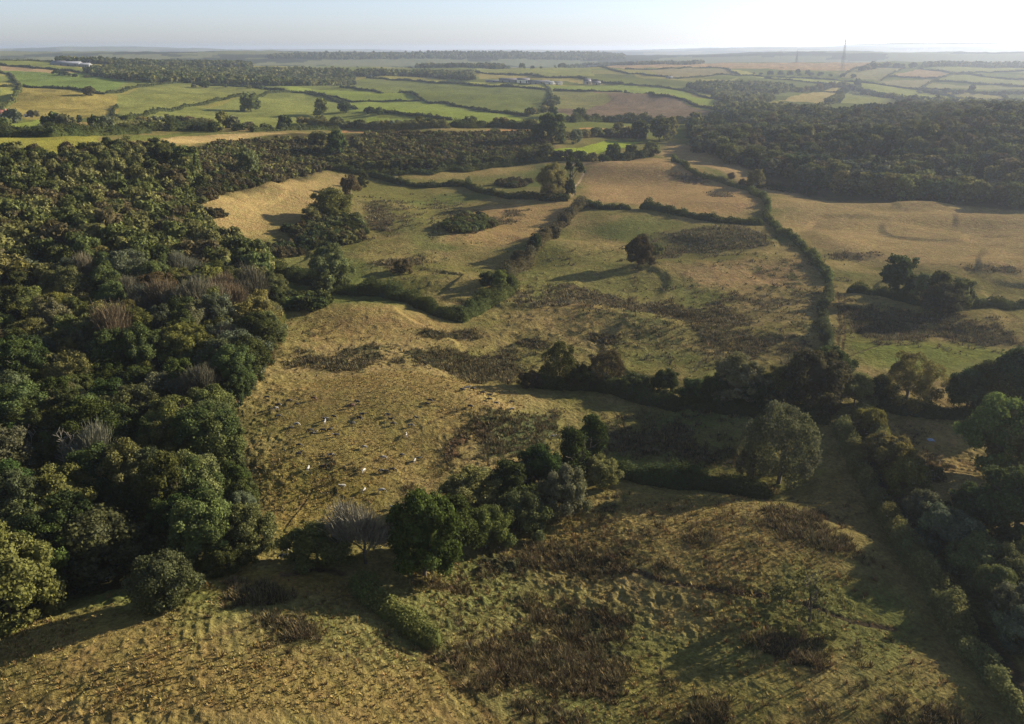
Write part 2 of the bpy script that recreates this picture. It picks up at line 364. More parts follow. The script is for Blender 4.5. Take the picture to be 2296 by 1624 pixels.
# mid and near pasture: (polygon, colour, how strongly, edge softness in m)
PATCH = [
    ([(1300, 365), (1470, 355), (1600, 410), (1700, 430), (1700, 470), (1560, 480), (1450, 460), (1320, 450)], (0.40, 0.27, 0.125), .85, 12),
    ([(880, 395), (1190, 365), (1200, 380), (1000, 400)], (0.36, 0.26, 0.11), .6, 10),
    ([(430, 540), (440, 460), (600, 400), (790, 385), (760, 430), (690, 490), (560, 530), (480, 560)], (0.36, 0.265, 0.115), .75, 10),
    ([(1030, 470), (1280, 455), (1180, 540), (1000, 540)], (0.38, 0.255, 0.115), .7, 14),
    ([(1500, 320), (1640, 335), (1700, 400), (1850, 420), (1800, 440), (1700, 430), (1560, 370), (1470, 345)], (0.40, 0.28, 0.14), .8, 10),
    ([(1740, 430), (2296, 480), (2400, 480), (2400, 640), (2100, 600), (1830, 560), (1760, 500)], (0.42, 0.30, 0.14), .75, 20),
    ([(650, 690), (1000, 720), (1060, 760), (700, 770)], (0.36, 0.25, 0.10), .6, 16),
    ([(1100, 690), (1400, 690), (1300, 760), (1150, 760)], (0.33, 0.235, 0.10), .5, 14),
    ([(1500, 590), (1800, 580), (1810, 640), (1560, 650)], (0.37, 0.245, 0.125), .6, 12),
    ([(1900, 770), (2100, 770), (2296, 780), (2296, 810), (2110, 850), (1900, 810)], (0.20, 0.225, 0.055), .85, 10),
    ([(1350, 560), (1480, 600), (1500, 740), (1560, 770), (1400, 720), (1200, 640), (1200, 600)], (0.20, 0.19, 0.065), .5, 14),
    ([(640, 860), (1080, 850), (1080, 960), (980, 1080), (600, 1040)], (0.27, 0.20, 0.07), .6, 10),
    ([(560, 1040), (900, 1060), (760, 1200), (600, 1180)], (0.21, 0.165, 0.045), .7, 8),
    ([(1530, 1000), (1690, 1010), (1700, 1040), (1480, 1045)], (0.19, 0.20, 0.045), .8, 4),
    ([(0, 1400), (560, 1440), (880, 1500), (1150, 1624), (0, 1700)], (0.26, 0.192, 0.068), .85, 10),
    ([(430, 1280), (760, 1280), (760, 1340), (520, 1340)], (0.24, 0.16, 0.045), .6, 5),
    ([(1200, 1150), (1400, 1100), (1900, 1290), (1700, 1310), (1500, 1280), (1250, 1240)], (0.245, 0.19, 0.07), .6, 8),
    ([(1400, 1430), (1700, 1520), (2100, 1540), (2150, 1640), (1380, 1640)], (0.26, 0.21, 0.065), .6, 8),
    # rush beds and bracken; first the wide, thin spreads of single clumps
    ([(1130, 600), (1500, 520), (1820, 560), (1850, 800), (1600, 830), (1300, 740), (1100, 700)], (0.13, 0.115, 0.05), .27, 7),
    ([(640, 730), (1200, 750), (1200, 860), (1050, 850), (640, 850)], (0.13, 0.115, 0.05), .26, 7),
    ([(1890, 680), (2330, 720), (2330, 800), (2000, 770), (1900, 760)], (0.13, 0.115, 0.05), .27, 7),
    ([(830, 450), (1000, 450), (1180, 560), (1000, 640), (840, 620)], (0.14, 0.115, 0.05), .24, 7),
    ([(1180, 1180), (1500, 1110), (1950, 1160), (2050, 1350), (2150, 1640), (1150, 1640), (930, 1400), (950, 1300)], (0.13, 0.115, 0.045), .27, 7),
    ([(400, 1290), (780, 1300), (720, 1470), (420, 1420)], (0.13, 0.105, 0.04), .26, 7),
    ([(880, 900), (1600, 900), (1650, 1040), (1380, 1040), (1000, 1080)], (0.13, 0.11, 0.045), .25, 7),
    ([(560, 940), (640, 930), (680, 1180), (600, 1200), (570, 1100)], (0.13, 0.10, 0.04), .27, 7),
    ([(630, 785), (860, 772), (872, 812), (760, 835), (640, 820)], RUSH, .85, 3),
    ([(930, 790), (1010, 782), (1130, 795), (1180, 840), (1140, 862), (1000, 845), (915, 815)], RUSH, .9, 3),
    ([(940, 745), (1060, 740), (1070, 758), (960, 765)], RUSH, .9, 2),
    ([(1130, 645), (1250, 632), (1340, 650), (1480, 672), (1640, 690), (1600, 735), (1520, 705), (1330, 690), (1130, 690)], (0.14, 0.09, 0.055), .8, 4),
    ([(1520, 680), (1650, 670), (1680, 800), (1600, 806), (1560, 750), (1480, 700)], (0.13, 0.095, 0.055), .7, 6),
    ([(1500, 520), (1700, 512), (1730, 560), (1520, 575), (1470, 600), (1440, 640), (1400, 600)], (0.15, 0.12, 0.06), .6, 7),
    ([(1640, 770), (1830, 760), (1820, 790), (1650, 815)], (0.12, 0.085, 0.05), .7, 5),
    ([(1620, 650), (1840, 650), (1830, 690), (1600, 690)], (0.16, 0.11, 0.065), .55, 7),
    ([(1890, 690), (2100, 700), (2296, 740), (2296, 770), (2100, 760), (1960, 770), (1900, 740)], (0.14, 0.10, 0.06), .65, 6),
    ([(1860, 570), (2000, 565), (1990, 580), (1880, 582)], (0.15, 0.10, 0.06), .7, 4),
    ([(2140, 595), (2296, 600), (2296, 615), (2160, 610)], (0.15, 0.10, 0.06), .7, 4),
    ([(1500, 390), (1560, 388), (1640, 408), (1560, 415)], (0.13, 0.08, 0.06), .85, 3),
    ([(1590, 432), (1640, 430), (1640, 442), (1600, 442)], (0.13, 0.08, 0.06), .85, 3),
    ([(830, 470), (870, 470), (880, 520), (830, 510)], (0.17, 0.10, 0.06), .7, 4),
    ([(830, 590), (950, 570), (960, 610), (870, 612)], (0.15, 0.10, 0.05), .7, 4),
    ([(1080, 480), (1180, 470), (1160, 500), (1090, 505)], (0.17, 0.11, 0.06), .6, 5),
    ([(1170, 762), (1240, 765), (1230, 780), (1180, 780)], RUSH, .9, 2),
    ([(1300, 745), (1385, 750), (1380, 772), (1310, 765)], RUSH, .9, 2),
    ([(1040, 930), (1110, 918), (1260, 925), (1210, 1000), (1090, 1020), (1060, 975)], (0.115, 0.11, 0.05), .85, 2),
    ([(1000, 975), (1055, 950), (1060, 990), (1000, 1060), (985, 1020)], (0.17, 0.08, 0.045), .85, 2.5),
    ([(1040, 1060), (1000, 1060), (880, 1090), (900, 1130), (1010, 1110)], (0.13, 0.085, 0.035), .6, 3),
    ([(1340, 960), (1550, 962), (1570, 1000), (1480, 1025), (1370, 1015)], (0.13, 0.10, 0.055), .85, 3),
    ([(700, 1028), (745, 1022), (760, 1042), (740, 1060)], RUSH, .9, 1), ([(760, 1050), (800, 1045), (810, 1072), (780, 1075)], RUSH, .9, 1),
    ([(720, 1095), (760, 1085), (765, 1112), (730, 1115)], RUSH, .9, 1),
    ([(1060, 1250), (1250, 1210), (1480, 1265), (1530, 1300), (1360, 1310), (1240, 1290), (1080, 1295)], RUSH, .85, 3),
    ([(880, 1290), (1040, 1290), (1080, 1330), (980, 1340)], (0.15, 0.085, 0.04), .7, 3),
    ([(1150, 1340), (1260, 1335), (1400, 1380), (1430, 1440), (1380, 1560), (1290, 1580), (1100, 1530), (1010, 1450), (1080, 1430), (1200, 1420)], RUSH, .92, 3),
    ([(940, 1420), (1000, 1440), (1100, 1530), (1300, 1590), (1360, 1640), (1180, 1640), (1080, 1560), (980, 1490)], RUSH, .8, 3),
    ([(580, 1370), (690, 1390), (722, 1425), (700, 1455), (640, 1455), (570, 1410)], RUSH, .9, 1.6),
    ([(400, 1370), (480, 1370), (480, 1400), (410, 1410)], RUSH, .6, 2), ([(440, 1300), (620, 1310), (690, 1360), (600, 1370), (450, 1350)], (0.13, 0.085, 0.035), .6, 3),
    ([(1700, 1145), (1830, 1140), (1870, 1190), (1820, 1212), (1720, 1200)], RUSH, .85, 2.5),
    ([(1820, 1200), (1900, 1200), (1970, 1260), (1930, 1280), (1860, 1240)], RUSH, .85, 2.5),
    ([(1530, 1205), (1590, 1195), (1620, 1215), (1570, 1222)], RUSH, .9, 1.5),
    ([(1480, 1370), (1600, 1360), (1640, 1400), (1560, 1420)], RUSH, .7, 2.5), ([(1620, 1440), (1760, 1400), (1840, 1440), (1830, 1510), (1700, 1500), (1640, 1520)], RUSH, .75, 3),
    ([(1560, 1560), (1640, 1560), (1660, 1640), (1500, 1640)], RUSH, .7, 3), ([(1880, 1600), (2080, 1590), (2200, 1640), (1900, 1640)], RUSH, .6, 3),
    ([(1230, 1150), (1260, 1200), (1450, 1130), (1400, 1100)], (0.14, 0.13, 0.05), .5, 5),
    ([(2050, 1010), (2110, 1015), (2110, 1050), (2070, 1060)], (0.15, 0.075, 0.04), .7, 2),
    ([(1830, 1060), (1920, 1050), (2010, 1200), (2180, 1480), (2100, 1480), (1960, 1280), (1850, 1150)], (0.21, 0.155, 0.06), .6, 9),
    ([(2010, 960), (2080, 970), (2060, 1010), (2020, 1000)], (0.17, 0.12, 0.06), .6, 3),
]
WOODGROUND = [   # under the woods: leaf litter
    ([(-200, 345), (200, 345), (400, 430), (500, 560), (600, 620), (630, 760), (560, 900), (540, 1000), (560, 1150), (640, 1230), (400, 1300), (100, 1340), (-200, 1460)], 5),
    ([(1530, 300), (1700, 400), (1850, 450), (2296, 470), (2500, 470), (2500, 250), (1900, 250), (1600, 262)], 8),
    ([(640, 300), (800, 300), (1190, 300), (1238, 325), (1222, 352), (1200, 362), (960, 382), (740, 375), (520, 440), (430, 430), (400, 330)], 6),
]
LINES = [   # worn ruts, paths, the ditch, the lane with painted shade: polyline, width m, colour
    ([(1878, 655), (1882, 700), (1880, 760), (1876, 800)], 0.55, (0.16, 0.12, 0.06)),
    ([(1893, 655), (1894, 700), (1890, 760), (1886, 800)], 0.55, (0.16, 0.12, 0.06)),
    ([(1284, 440), (1292, 415), (1312, 385)], 1.0, (0.45, 0.33, 0.2)),
    ([(1380, 1265), (1500, 1308), (1640, 1325), (1740, 1337), (1800, 1350), (1900, 1392), (2000, 1410)], 0.9, (0.06, 0.045, 0.035)),
    ([(900, 1400), (960, 1470), (1040, 1550), (1130, 1640)], 1.0, (0.15, 0.11, 0.045)),
    ([(700, 1500), (860, 1440), (1000, 1500)], .3, (0.14, 0.11, 0.05)),
    ([(100, 1624), (240, 1500), (420, 1440), (600, 1400), (780, 1330)], .35, (0.15, 0.115, 0.05)),
    ([(640, 1180), (700, 1090), (860, 1000), (1000, 930), (1130, 880)], .3, (0.15, 0.115, 0.05)),
    ([(560, 930), (700, 880), (900, 830), (1150, 780), (1400, 770), (1700, 780)], .4, (0.16, 0.125, 0.06)),
    ([(1260, 1230), (1500, 1170), (1700, 1120), (1850, 1130)], .3, (0.14, 0.11, 0.05)),
    ([(1900, 800), (2050, 760), (2200, 720), (2330, 720)], .4, (0.16, 0.13, 0.06)),
    ([(1925, 1010), (1972, 1090), (2018, 1160), (2066, 1240), (2122, 1320), (2175, 1400), (2232, 1470), (2310, 1570)], 3.2, (0.055, 0.05, 0.032)),  # lane soil, painted darker to carry the shade between its hedges
    ([(640, 1290), (700, 1275), (760, 1283)], 1.2, (0.12, 0.085, 0.05)),
]

def in_poly(x, y, P):
    inside = np.zeros(len(x), bool)
    n = len(P); j = n - 1
    for i in range(n):
        xi, yi = P[i]; xj, yj = P[j]
        c = ((yi > y) != (yj > y)) & (x < (xj - xi) * (y - yi) / (yj - yi + 1e-12) + xi)
        inside ^= c; j = i
    return inside

def seg_dist(x, y, P, closed=True):
    d = np.full(len(x), 1e9); n = len(P)
    for i in range(n if closed else n - 1):
        ax, ay = P[i]; bx, by = P[(i + 1) % n]
        vx, vy = bx - ax, by - ay
        t = np.clip(((x - ax) * vx + (y - ay) * vy) / (vx * vx + vy * vy + 1e-9), 0, 1)
        d = np.minimum(d, np.hypot(x - ax - t * vx, y - ay - t * vy))
    return d

def poly_mask(x, y, P, soft):
    """0..1, soft edge (m) both sides"""
    P = np.asarray(P); m = np.zeros(len(x))
    pad = soft * 2
    k = np.nonzero((x > P[:, 0].min() - pad) & (x < P[:, 0].max() + pad) & (y > P[:, 1].min() - pad) & (y < P[:, 1].max() + pad))[0]
    if len(k) == 0: return m, k
    ins = in_poly(x[k], y[k], P)
    if soft <= 0:
        m[k] = ins
    else:
        d = seg_dist(x[k], y[k], P); d = np.where(ins, d, -d)
        m[k] = sstep(-soft, soft, d)
    return m, k

def lerp(c, t, k, w):
    c[k] = c[k] * (1 - w[:, None]) + np.asarray(t) * w[:, None]

def rush_density(x, y):
    """how rushy the ground is: beds drawn above, broken up by patchy noise"""
    D = np.zeros(len(x)); n2 = fbm(x, y, 13, 3, 1.9); n3 = fbm(x, y, 4.5, 3, 2.7)
    for pl, cc, s, soft in PATCH:
        if not (cc[0] < .2 and soft < 8): continue
        P = gp(pl)[:, :2]; e = np.roll(P, -1, 0)
        ar = abs((P[:, 0] * e[:, 1] - e[:, 0] * P[:, 1]).sum()) / 2
        so = float(np.clip(.30 * math.sqrt(ar), 1.5, 11))
        m, k = poly_mask(x, y, P, so)
        if len(k): D[k] = np.maximum(D[k], m[k] * s)
    wet = .10 - .20 * sstep(-.15, .15, noise(x, y, 105, 3.3))
    return D * .92 + .42 * n2 + .50 * n3 + wet + .15 * noise(x, y, 1.9, 5.9)

def build_ground():
    # rays: dense across the view, sparse round the back; rings: about a pixel apart
    az = np.concatenate([np.linspace(-180, -40, 60)[:-1], np.linspace(-40, -33.5, 40)[:-1], np.linspace(-33.5, 33.5, 1240), np.linspace(33.5, 40, 40)[1:], np.linspace(40, 180, 60)[1:]])
    az = np.radians(az)
    rr = [0.0, 15, 35, 60, 80]; r = 95.0
    while r < 40000:
        rr.append(r); r += min(max(r * r / (1.7 * 125 * 853), .10), .0085 * r if r < 6000 else .02 * r)
    rr = np.array(rr)
    A, Rr = np.meshgrid(az, rr)
    x = (Rr * np.sin(A)).ravel(); y = (Rr * np.cos(A)).ravel()
    r = Rr.ravel()
    z = z_s(x, y)
    n = len(x)
    # ---------------- colour of the ground itself, plus the lane's painted shade
    c = np.zeros((n, 3)); rough = np.ones(n) * 0.75
    n1 = fbm(x, y, 60, 4, 0.3); n2 = fbm(x, y, 14, 3, 1.9); n3 = fbm(x, y, 3.2, 2, 2.7)
    w = np.clip(0.38 + .9 * n1 + 0.45 * n2 + .35 * noise(x, y, 80, 1.1) + .25 * noise(x, y, 34, 2.2), 0, 1)
    c[:] = np.array(OLV) * (1 - w[:, None]) + np.array(DRY) * w[:, None]
    gr = np.clip(sstep(-.05, .4, fbm(x, y, 45, 3, 8.1)), 0, 1) * .68
    c = c * (1 - gr[:, None]) + np.array(GRN) * gr[:, None] * 1.1
    far = sstep(1020, 1200, r)
    # far country: patchwork of pastures
    cell = vnoise(np.floor(x / 210) * 7.7, np.floor(y / 260) * 5.1)
    fc = np.array(PAST)[None] * (0.8 + .5 * cell[:, None]); fc = fc + (cell[:, None] > .7) * np.array((0.08, 0.03, 0.01))
    c = c * (1 - far[:, None]) + fc * far[:, None]; rough = rough * (1 - far) + .2 * far
    vf = sstep(5200, 6000, r)
    t = (fbm(x, y, 700, 4, 3.3) > .08)[:, None]
    c = np.where(vf[:, None] > .5, np.where(t, (0.05, 0.06, 0.035), (0.17, 0.18, 0.09)), c)
    RD = sstep(.36, .70, rush_density(x, y)) * (1 - far) * .90
    wx = x + 5.0 * noise(x, y, 16, 3.1) + 2.0 * noise(x, y, 5, 4.1); wy = y + 5.0 * noise(x, y, 16, 6.1) + 2.0 * noise(x, y, 5, 7.3)
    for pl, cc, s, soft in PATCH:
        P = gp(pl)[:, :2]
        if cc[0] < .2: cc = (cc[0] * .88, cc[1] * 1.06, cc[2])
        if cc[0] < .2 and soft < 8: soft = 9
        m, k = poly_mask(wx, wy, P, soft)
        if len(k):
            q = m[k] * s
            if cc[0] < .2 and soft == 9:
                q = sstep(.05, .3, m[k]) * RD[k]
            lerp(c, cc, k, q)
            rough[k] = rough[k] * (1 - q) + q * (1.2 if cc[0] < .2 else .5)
    for pl, cc, rf in FIELDS:
        P = gp(pl)[:, :2]
        m, k = poly_mask(x, y, P, 0)
        if len(k):
            cc = tuple(np.array(cc) * ((1.32, 1.18, 0.95) if cc is not LIME else 1.0))
            v = (1 + rf * (.5 * n1[k] + .5 * n2[k]) + .10 * n3[k])[:, None]
            c[k] = np.where(m[k][:, None] > .5, np.array(cc) * v, c[k])
            rough[k] = np.where(m[k] > .5, rf * .6, rough[k])
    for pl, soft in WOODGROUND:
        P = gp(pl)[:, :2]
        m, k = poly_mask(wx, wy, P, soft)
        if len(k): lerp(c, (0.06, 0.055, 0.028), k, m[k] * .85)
    for pl, wd, cc in LINES:
        P = gp(pl)[:, :2]
        k = np.nonzero((x > P[:, 0].min() - 9) & (x < P[:, 0].max() + 9) & (y > P[:, 1].min() - 9) & (y < P[:, 1].max() + 9))[0]
        d = seg_dist(x[k] + .5 * noise(x[k], y[k], 4, 1), y[k], P, False)
        q = 1 - sstep(wd * .5, wd * 1.6, d)
        lerp(c, cc, k, q * .9); z[k] -= q * .22
    rough *= .45 + 1.1 * sstep(-.5, .6, fbm(x, y, 38, 3, 12.1))
    c *= (1 + .20 * n3 * rough + .10 * n2)[:, None]
    # ---------------- tussocks and hummocks, as fine as the mesh can carry
    sp = np.maximum(r * r / (1.7 * 125 * 853), .1)
    for wl_, am, sd in ((13, .32, 1.), (6, .16, 2.), (2.6, .20, 3.), (1.25, .17, 4.), (.7, .09, 5.)):
        fade = 1 - sstep(wl_ * .33, wl_ * .75, sp)
        nn = noise(x, y, wl_, sd * 3.7)
        if wl_ < 5: nn = sstep(-.15, .8, nn) * 1.9 - .6
        z += am * nn * rough * fade * (1 - far)
    z += .5 * fbm(x, y, 55, 3, 9.9) * far
    # mowing lines of the near field, running with its edge
    P = gp([(880, 1370), (905, 1405), (960, 1470), (1040, 1550), (1130, 1640), (1200, 1760)])[:, :2]
    k = np.nonzero(r < 260)[0]; d = seg_dist(x[k], y[k], P, False)
    left = in_poly(x[k], y[k], gp([(-400, 1380), (300, 1330), (780, 1300), (905, 1405), (960, 1470), (1040, 1550), (1130, 1640), (1200, 1760), (-700, 1760)])[:, :2])
    st = np.sin(2 * math.pi * (d + 1.0 * noise(x[k], y[k], 14, 2.1)) / 2.3) * left * (1 - sstep(30, 70, d)) * (.5 + .5 * noise(x[k], y[k], 9, 5.5))
    z[k] += .09 * st; c[k] *= (1 + .10 * st)[:, None]
    nr, nc = len(rr), len(az)
    I = np.arange(nr * nc, dtype=np.int32).reshape(nr, nc)
    Q = np.stack([I[:-1, :-1], I[:-1, 1:], I[1:, 1:], I[1:, :-1]], -1).reshape(-1, 4)
    V = np.stack([x, y, z], 1)
    m, nt, out = newmat("meadow")
    N, L = nt.nodes, nt.links
    at = N.new("ShaderNodeAttribute"); at.attribute_name = "Tint"
    geo = N.new("ShaderNodeNewGeometry")
    def nz(scale, det, rg=.6):
        a = N.new("ShaderNodeTexNoise"); a.inputs['Scale'].default_value = scale; a.inputs['Detail'].default_value = det
        a.inputs['Roughness'].default_value = rg
        L.new(geo.outputs['Position'], a.inputs['Vector']); return a
    a1 = nz(1.1, 5, .7); a2 = nz(0.16, 4)
    mr = N.new("ShaderNodeMapRange"); mr.inputs[1].default_value = .32; mr.inputs[2].default_value = .68; mr.inputs[3].default_value = .6; mr.inputs[4].default_value = 1.4
    L.new(a1.outputs['Fac'], mr.inputs[0])
    mr2 = N.new("ShaderNodeMapRange"); mr2.inputs[1].default_value = .3; mr2.inputs[2].default_value = .7; mr2.inputs[3].default_value = .485; mr2.inputs[4].default_value = .515
    L.new(a2.outputs['Fac'], mr2.inputs[0])
    hs = N.new("ShaderNodeHueSaturation"); L.new(at.outputs['Color'], hs.inputs['Color']); L.new(mr.outputs[0], hs.inputs['Value']); L.new(mr2.outputs[0], hs.inputs['Hue'])
    a3 = nz(.33, 3, .65)
    mr3 = N.new("ShaderNodeMapRange"); mr3.inputs[1].default_value = .3; mr3.inputs[2].default_value = .7; mr3.inputs[3].default_value = .82; mr3.inputs[4].default_value = 1.18
    L.new(a3.outputs['Fac'], mr3.inputs[0]); hm = N.new("ShaderNodeMath"); hm.operation = 'MULTIPLY'
    L.new(mr.outputs[0], hm.inputs[0]); L.new(mr3.outputs[0], hm.inputs[1]); L.new(hm.outputs[0], hs.inputs['Value'])
    bp3 = N.new("ShaderNodeBump"); bp3.inputs['Strength'].default_value = .8; bp3.inputs['Distance'].default_value = 1.3; L.new(a3.outputs['Fac'], bp3.inputs['Height'])
    bp = N.new("ShaderNodeBump"); bp.inputs['Strength'].default_value = .9; bp.inputs['Distance'].default_value = .7
    L.new(a1.outputs['Fac'], bp.inputs['Height']); L.new(bp3.outputs[0], bp.inputs['Normal'])
    df = N.new("ShaderNodeBsdfDiffuse"); df.inputs['Roughness'].default_value = .6
    L.new(hs.outputs[0], df.inputs['Color']); L.new(bp.outputs[0], df.inputs['Normal'])
    L.new(df.outputs[0], out.inputs['Surface'])
    me = mesh_np("ground", V, Q, m, c, smooth=True)
    o = link("ground", me)
    tag(o, "rolling pasture, rough valley meadows and far patchwork fields", "ground", kind="structure")
    return o

build_ground()
# ------------------------------------------------------------------ foliage geometry (numpy)
def rnd_dirs(n, g_, zmin=-1.0):
    z = g_.uniform(zmin, 1, n); a = g_.uniform(0, 2 * math.pi, n); s = np.sqrt(1 - z * z)
    return np.stack([s * np.cos(a), s * np.sin(a), z], 1)

def cards(P, Nn, size, g_, aspect=1.0):
    """one four-cornered leaf clump per point, facing roughly Nn"""
    n = len(P)
    t = g_.normal(size=(n, 3)); t -= (t * Nn).sum(1)[:, None] * Nn
    t /= np.linalg.norm(t, axis=1)[:, None] + 1e-9
    b = np.cross(Nn, t)
    s = (size * g_.uniform(.6, 1.4, n))[:, None]
    bend = Nn * s * .25
    k = lambda: g_.uniform(.65, 1.25, (n, 1))
    V = np.stack([P - t * s * k() * aspect, P - b * s * k() + bend, P + t * s * k() * aspect, P + b * s * k() + bend], 1).reshape(-1, 3)
    Q = np.arange(4 * n, dtype=np.int32).reshape(-1, 4)
    return V, Q

def jit(N_, g_, a):
    m = N_ + g_.normal(scale=a, size=N_.shape)
    return m / (np.linalg.norm(m, axis=1)[:, None] + 1e-9)

def blob(nu=8, nv=5):
    """closed lumpy ball made of quads (poles collapsed)"""
    V = []
    for j in range(nv + 1):
        ph = math.pi * j / nv
        for i in range(nu):
            th = 2 * math.pi * i / nu
            V.append((math.sin(ph) * math.cos(th), math.sin(ph) * math.sin(th), math.cos(ph)))
    Q = [(j * nu + i, (j + 1) * nu + i, (j + 1) * nu + (i + 1) % nu, j * nu + (i + 1) % nu) for j in range(nv) for i in range(nu)]
    return np.array(V), np.array(Q, np.int32)

def join(parts):
    Vs, Qs, Cs, o = [], [], [], 0
    for V, Q, C in parts:
        Vs.append(V); Qs.append(Q + o); Cs.append(C); o += len(V)
    return np.concatenate(Vs), np.concatenate(Qs), np.concatenate(Cs)

def crown_np(seed, wd, ht, z0, nl, nq, ls, flat=0.0, cone=0.0, jitter=.75, lobe=(.24, .40), core=True, spread=.62):
    """crown: lumps of leaf clumps round an inner mass. wd = radius, ht = top height, z0 = lowest leaves"""
    g_ = np.random.default_rng(seed)
    cz = (z0 + ht) / 2; hz = (ht - z0) / 2
    D = rnd_dirs(nl, g_, -.95)
    rad = g_.uniform(.45, 1.0, nl) ** .5 * spread
    C = D * rad[:, None] * np.array((wd, wd, hz)); C[:, 2] = np.where(C[:, 2] < 0, C[:, 2] * 1.35, C[:, 2]) + cz
    if not cone: C[:, :2] *= (1 + .7 * np.clip(-D[:, 2], 0, 1) ** 1.2)[:, None]
    C[:, :2] += g_.normal(scale=wd * .10, size=(nl, 2)); C[:, 2] += g_.normal(scale=hz * .06, size=nl)
    if cone:
        f = np.clip((C[:, 2] - z0) / (ht - z0), 0, 1); C[:, :2] *= (1.15 - cone * f)[:, None]
    Rl = g_.uniform(lobe[0], lobe[1], nl) * (wd * .6 + hz * .4)
    if cone: Rl *= (1.15 - .6 * cone * np.clip((C[:, 2] - z0) / (ht - z0), 0, 1))
    w = Rl ** 2; cnt = np.maximum((nq * w / w.sum()).astype(int), 3)
    parts = []
    tl = g_.uniform(.78, 1.22, nl)
    for i in range(nl):
        d = rnd_dirs(cnt[i] * 2, g_)
        o = (C[i] - (0, 0, cz)) / np.array((wd, wd, hz)); o /= np.linalg.norm(o) + 1e-6
        sc_ = d @ o + g_.uniform(-.5, .5, len(d))
        d = d[np.argsort(-sc_)[:cnt[i]]]
        P = C[i] + d * (Rl[i] * (g_.uniform(.70, 1.10, (len(d), 1)) + .35 * (g_.random((len(d), 1)) < .07))) * np.array((1, 1, .85))
        P[:, 2] = np.maximum(P[:, 2], z0 * .6 + .15)
        V, Q = cards(P, jit(d, g_, jitter), ls, g_)
        t = np.repeat(tl[i] * g_.uniform(.8, 1.2, len(P)), 4)
        parts.append((V, Q, np.stack([t, t, t * g_.uniform(.85, 1.1)], 1)))
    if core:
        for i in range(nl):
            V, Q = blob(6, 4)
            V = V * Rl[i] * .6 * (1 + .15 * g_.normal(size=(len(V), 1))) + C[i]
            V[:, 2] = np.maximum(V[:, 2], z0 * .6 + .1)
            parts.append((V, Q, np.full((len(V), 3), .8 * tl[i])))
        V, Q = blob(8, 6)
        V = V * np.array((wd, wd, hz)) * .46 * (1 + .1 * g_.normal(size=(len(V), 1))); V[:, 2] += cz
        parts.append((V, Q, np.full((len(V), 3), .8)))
    return join(parts)

def limb_np(p0, p1, r0, r1, n=6):
    p0 = np.array(p0, float); p1 = np.array(p1, float)
    d = p1 - p0; L_ = np.linalg.norm(d); d = d / (L_ + 1e-9)
    a = np.array((1, 0, 0)) if abs(d[0]) < .8 else np.array((0, 1, 0))
    u = np.cross(d, a); u /= np.linalg.norm(u); v = np.cross(d, u)
    th = np.arange(n) * 2 * math.pi / n
    ring = np.cos(th)[:, None] * u + np.sin(th)[:, None] * v
    V = np.concatenate([p0 + ring * r0, p1 + ring * r1])
    Q = np.array([(i, (i + 1) % n, n + (i + 1) % n, n + i) for i in range(n)], np.int32)
    return V, Q

def branch_np(seed, ht, r0, levels=3, spread=.6, nb=4, up=.5, minr=.03, start=.35, sides=4):
    """bare trunk with forking limbs; returns V,Q,C and limb tips"""
    g_ = np.random.default_rng(seed); parts = []; tips = []
    def grow(p, d, L_, r, lev):
        segs = 3 if lev < 2 else 2
        pts = [p]; q = p.copy(); dd = d.copy()
        for s in range(segs):
            dd = dd + g_.normal(scale=.16, size=3) * (1 if lev else .4); dd[2] += .05 * up; dd /= np.linalg.norm(dd)
            q = q + dd * L_ / segs; pts.append(q.copy())
        rr = np.linspace(r, max(r * .5, minr), len(pts))
        for a in range(len(pts) - 1):
            V, Q = limb_np(pts[a], pts[a + 1], rr[a], rr[a + 1], sides)
            parts.append((V, Q, np.ones((len(V), 3)) * g_.uniform(.85, 1.1)))
        if lev >= levels:
            tips.append(pts[-1]); return
        k = nb if lev else nb + 2
        for b in range(k):
            t = start + (1 - start) * (b + g_.uniform(0, .9)) / k
            i = min(int(t * segs), segs - 1); f = t * segs - i
            pp = pts[i] * (1 - f) + pts[i + 1] * f
            a = g_.uniform(0, 2 * math.pi)
            nd = dd * (1 - spread) + spread * np.array((math.cos(a), math.sin(a), g_.uniform(-.1, .6))) ; nd[2] += up * .25
            nd /= np.linalg.norm(nd)
            grow(pp, nd, L_ * g_.uniform(.45, .68), max(np.interp(t, [0, 1], [r, r * .5]) * .6, minr), lev + 1)
        tips.append(pts[-1])
    grow(np.array((0, 0, -.3)), np.array((0., 0, 1)), ht * .62, r0, 0)
    V, Q, C = join(parts)
    return V, Q, C, np.array(tips)

def bare_crown_np(seed, wd, ht, n=1500, tw=.045):
    """a haze of fine bare twigs on forking limbs"""
    g_ = np.random.default_rng(seed)
    V, Q, C, tips = branch_np(seed, ht * .92, .22, 3, .62, 4, .7, .035, .3)
    V[:, :2] *= wd / max(np.abs(V[:, :2]).max(), 1e-3)
    tips[:, :2] *= wd / max(np.abs(tips[:, :2]).max(), 1e-3)
    parts = [(V, Q, C)]
    idx = g_.integers(0, len(tips), n)
    P = tips[idx] + g_.normal(scale=.8, size=(n, 3))
    d = P - np.array((0, 0, ht * .35)); d /= np.linalg.norm(d, axis=1)[:, None]; d = jit(d, g_, .35); d[:, 2] += .7
    a = np.cross(d, g_.normal(size=(n, 3))); a /= np.linalg.norm(a, axis=1)[:, None] + 1e-9
    L_ = g_.uniform(.7, 1.7, (n, 1))
    W = np.stack([P - a * tw, P + a * tw, P + d * L_ + a * tw * .4, P + d * L_ - a * tw * .4], 1).reshape(-1, 3)
    t = np.repeat(g_.uniform(.8, 1.3, n), 4)
    parts.append((W, np.arange(4 * n, dtype=np.int32).reshape(-1, 4), np.stack([t, t, t], 1)))
    return join(parts)

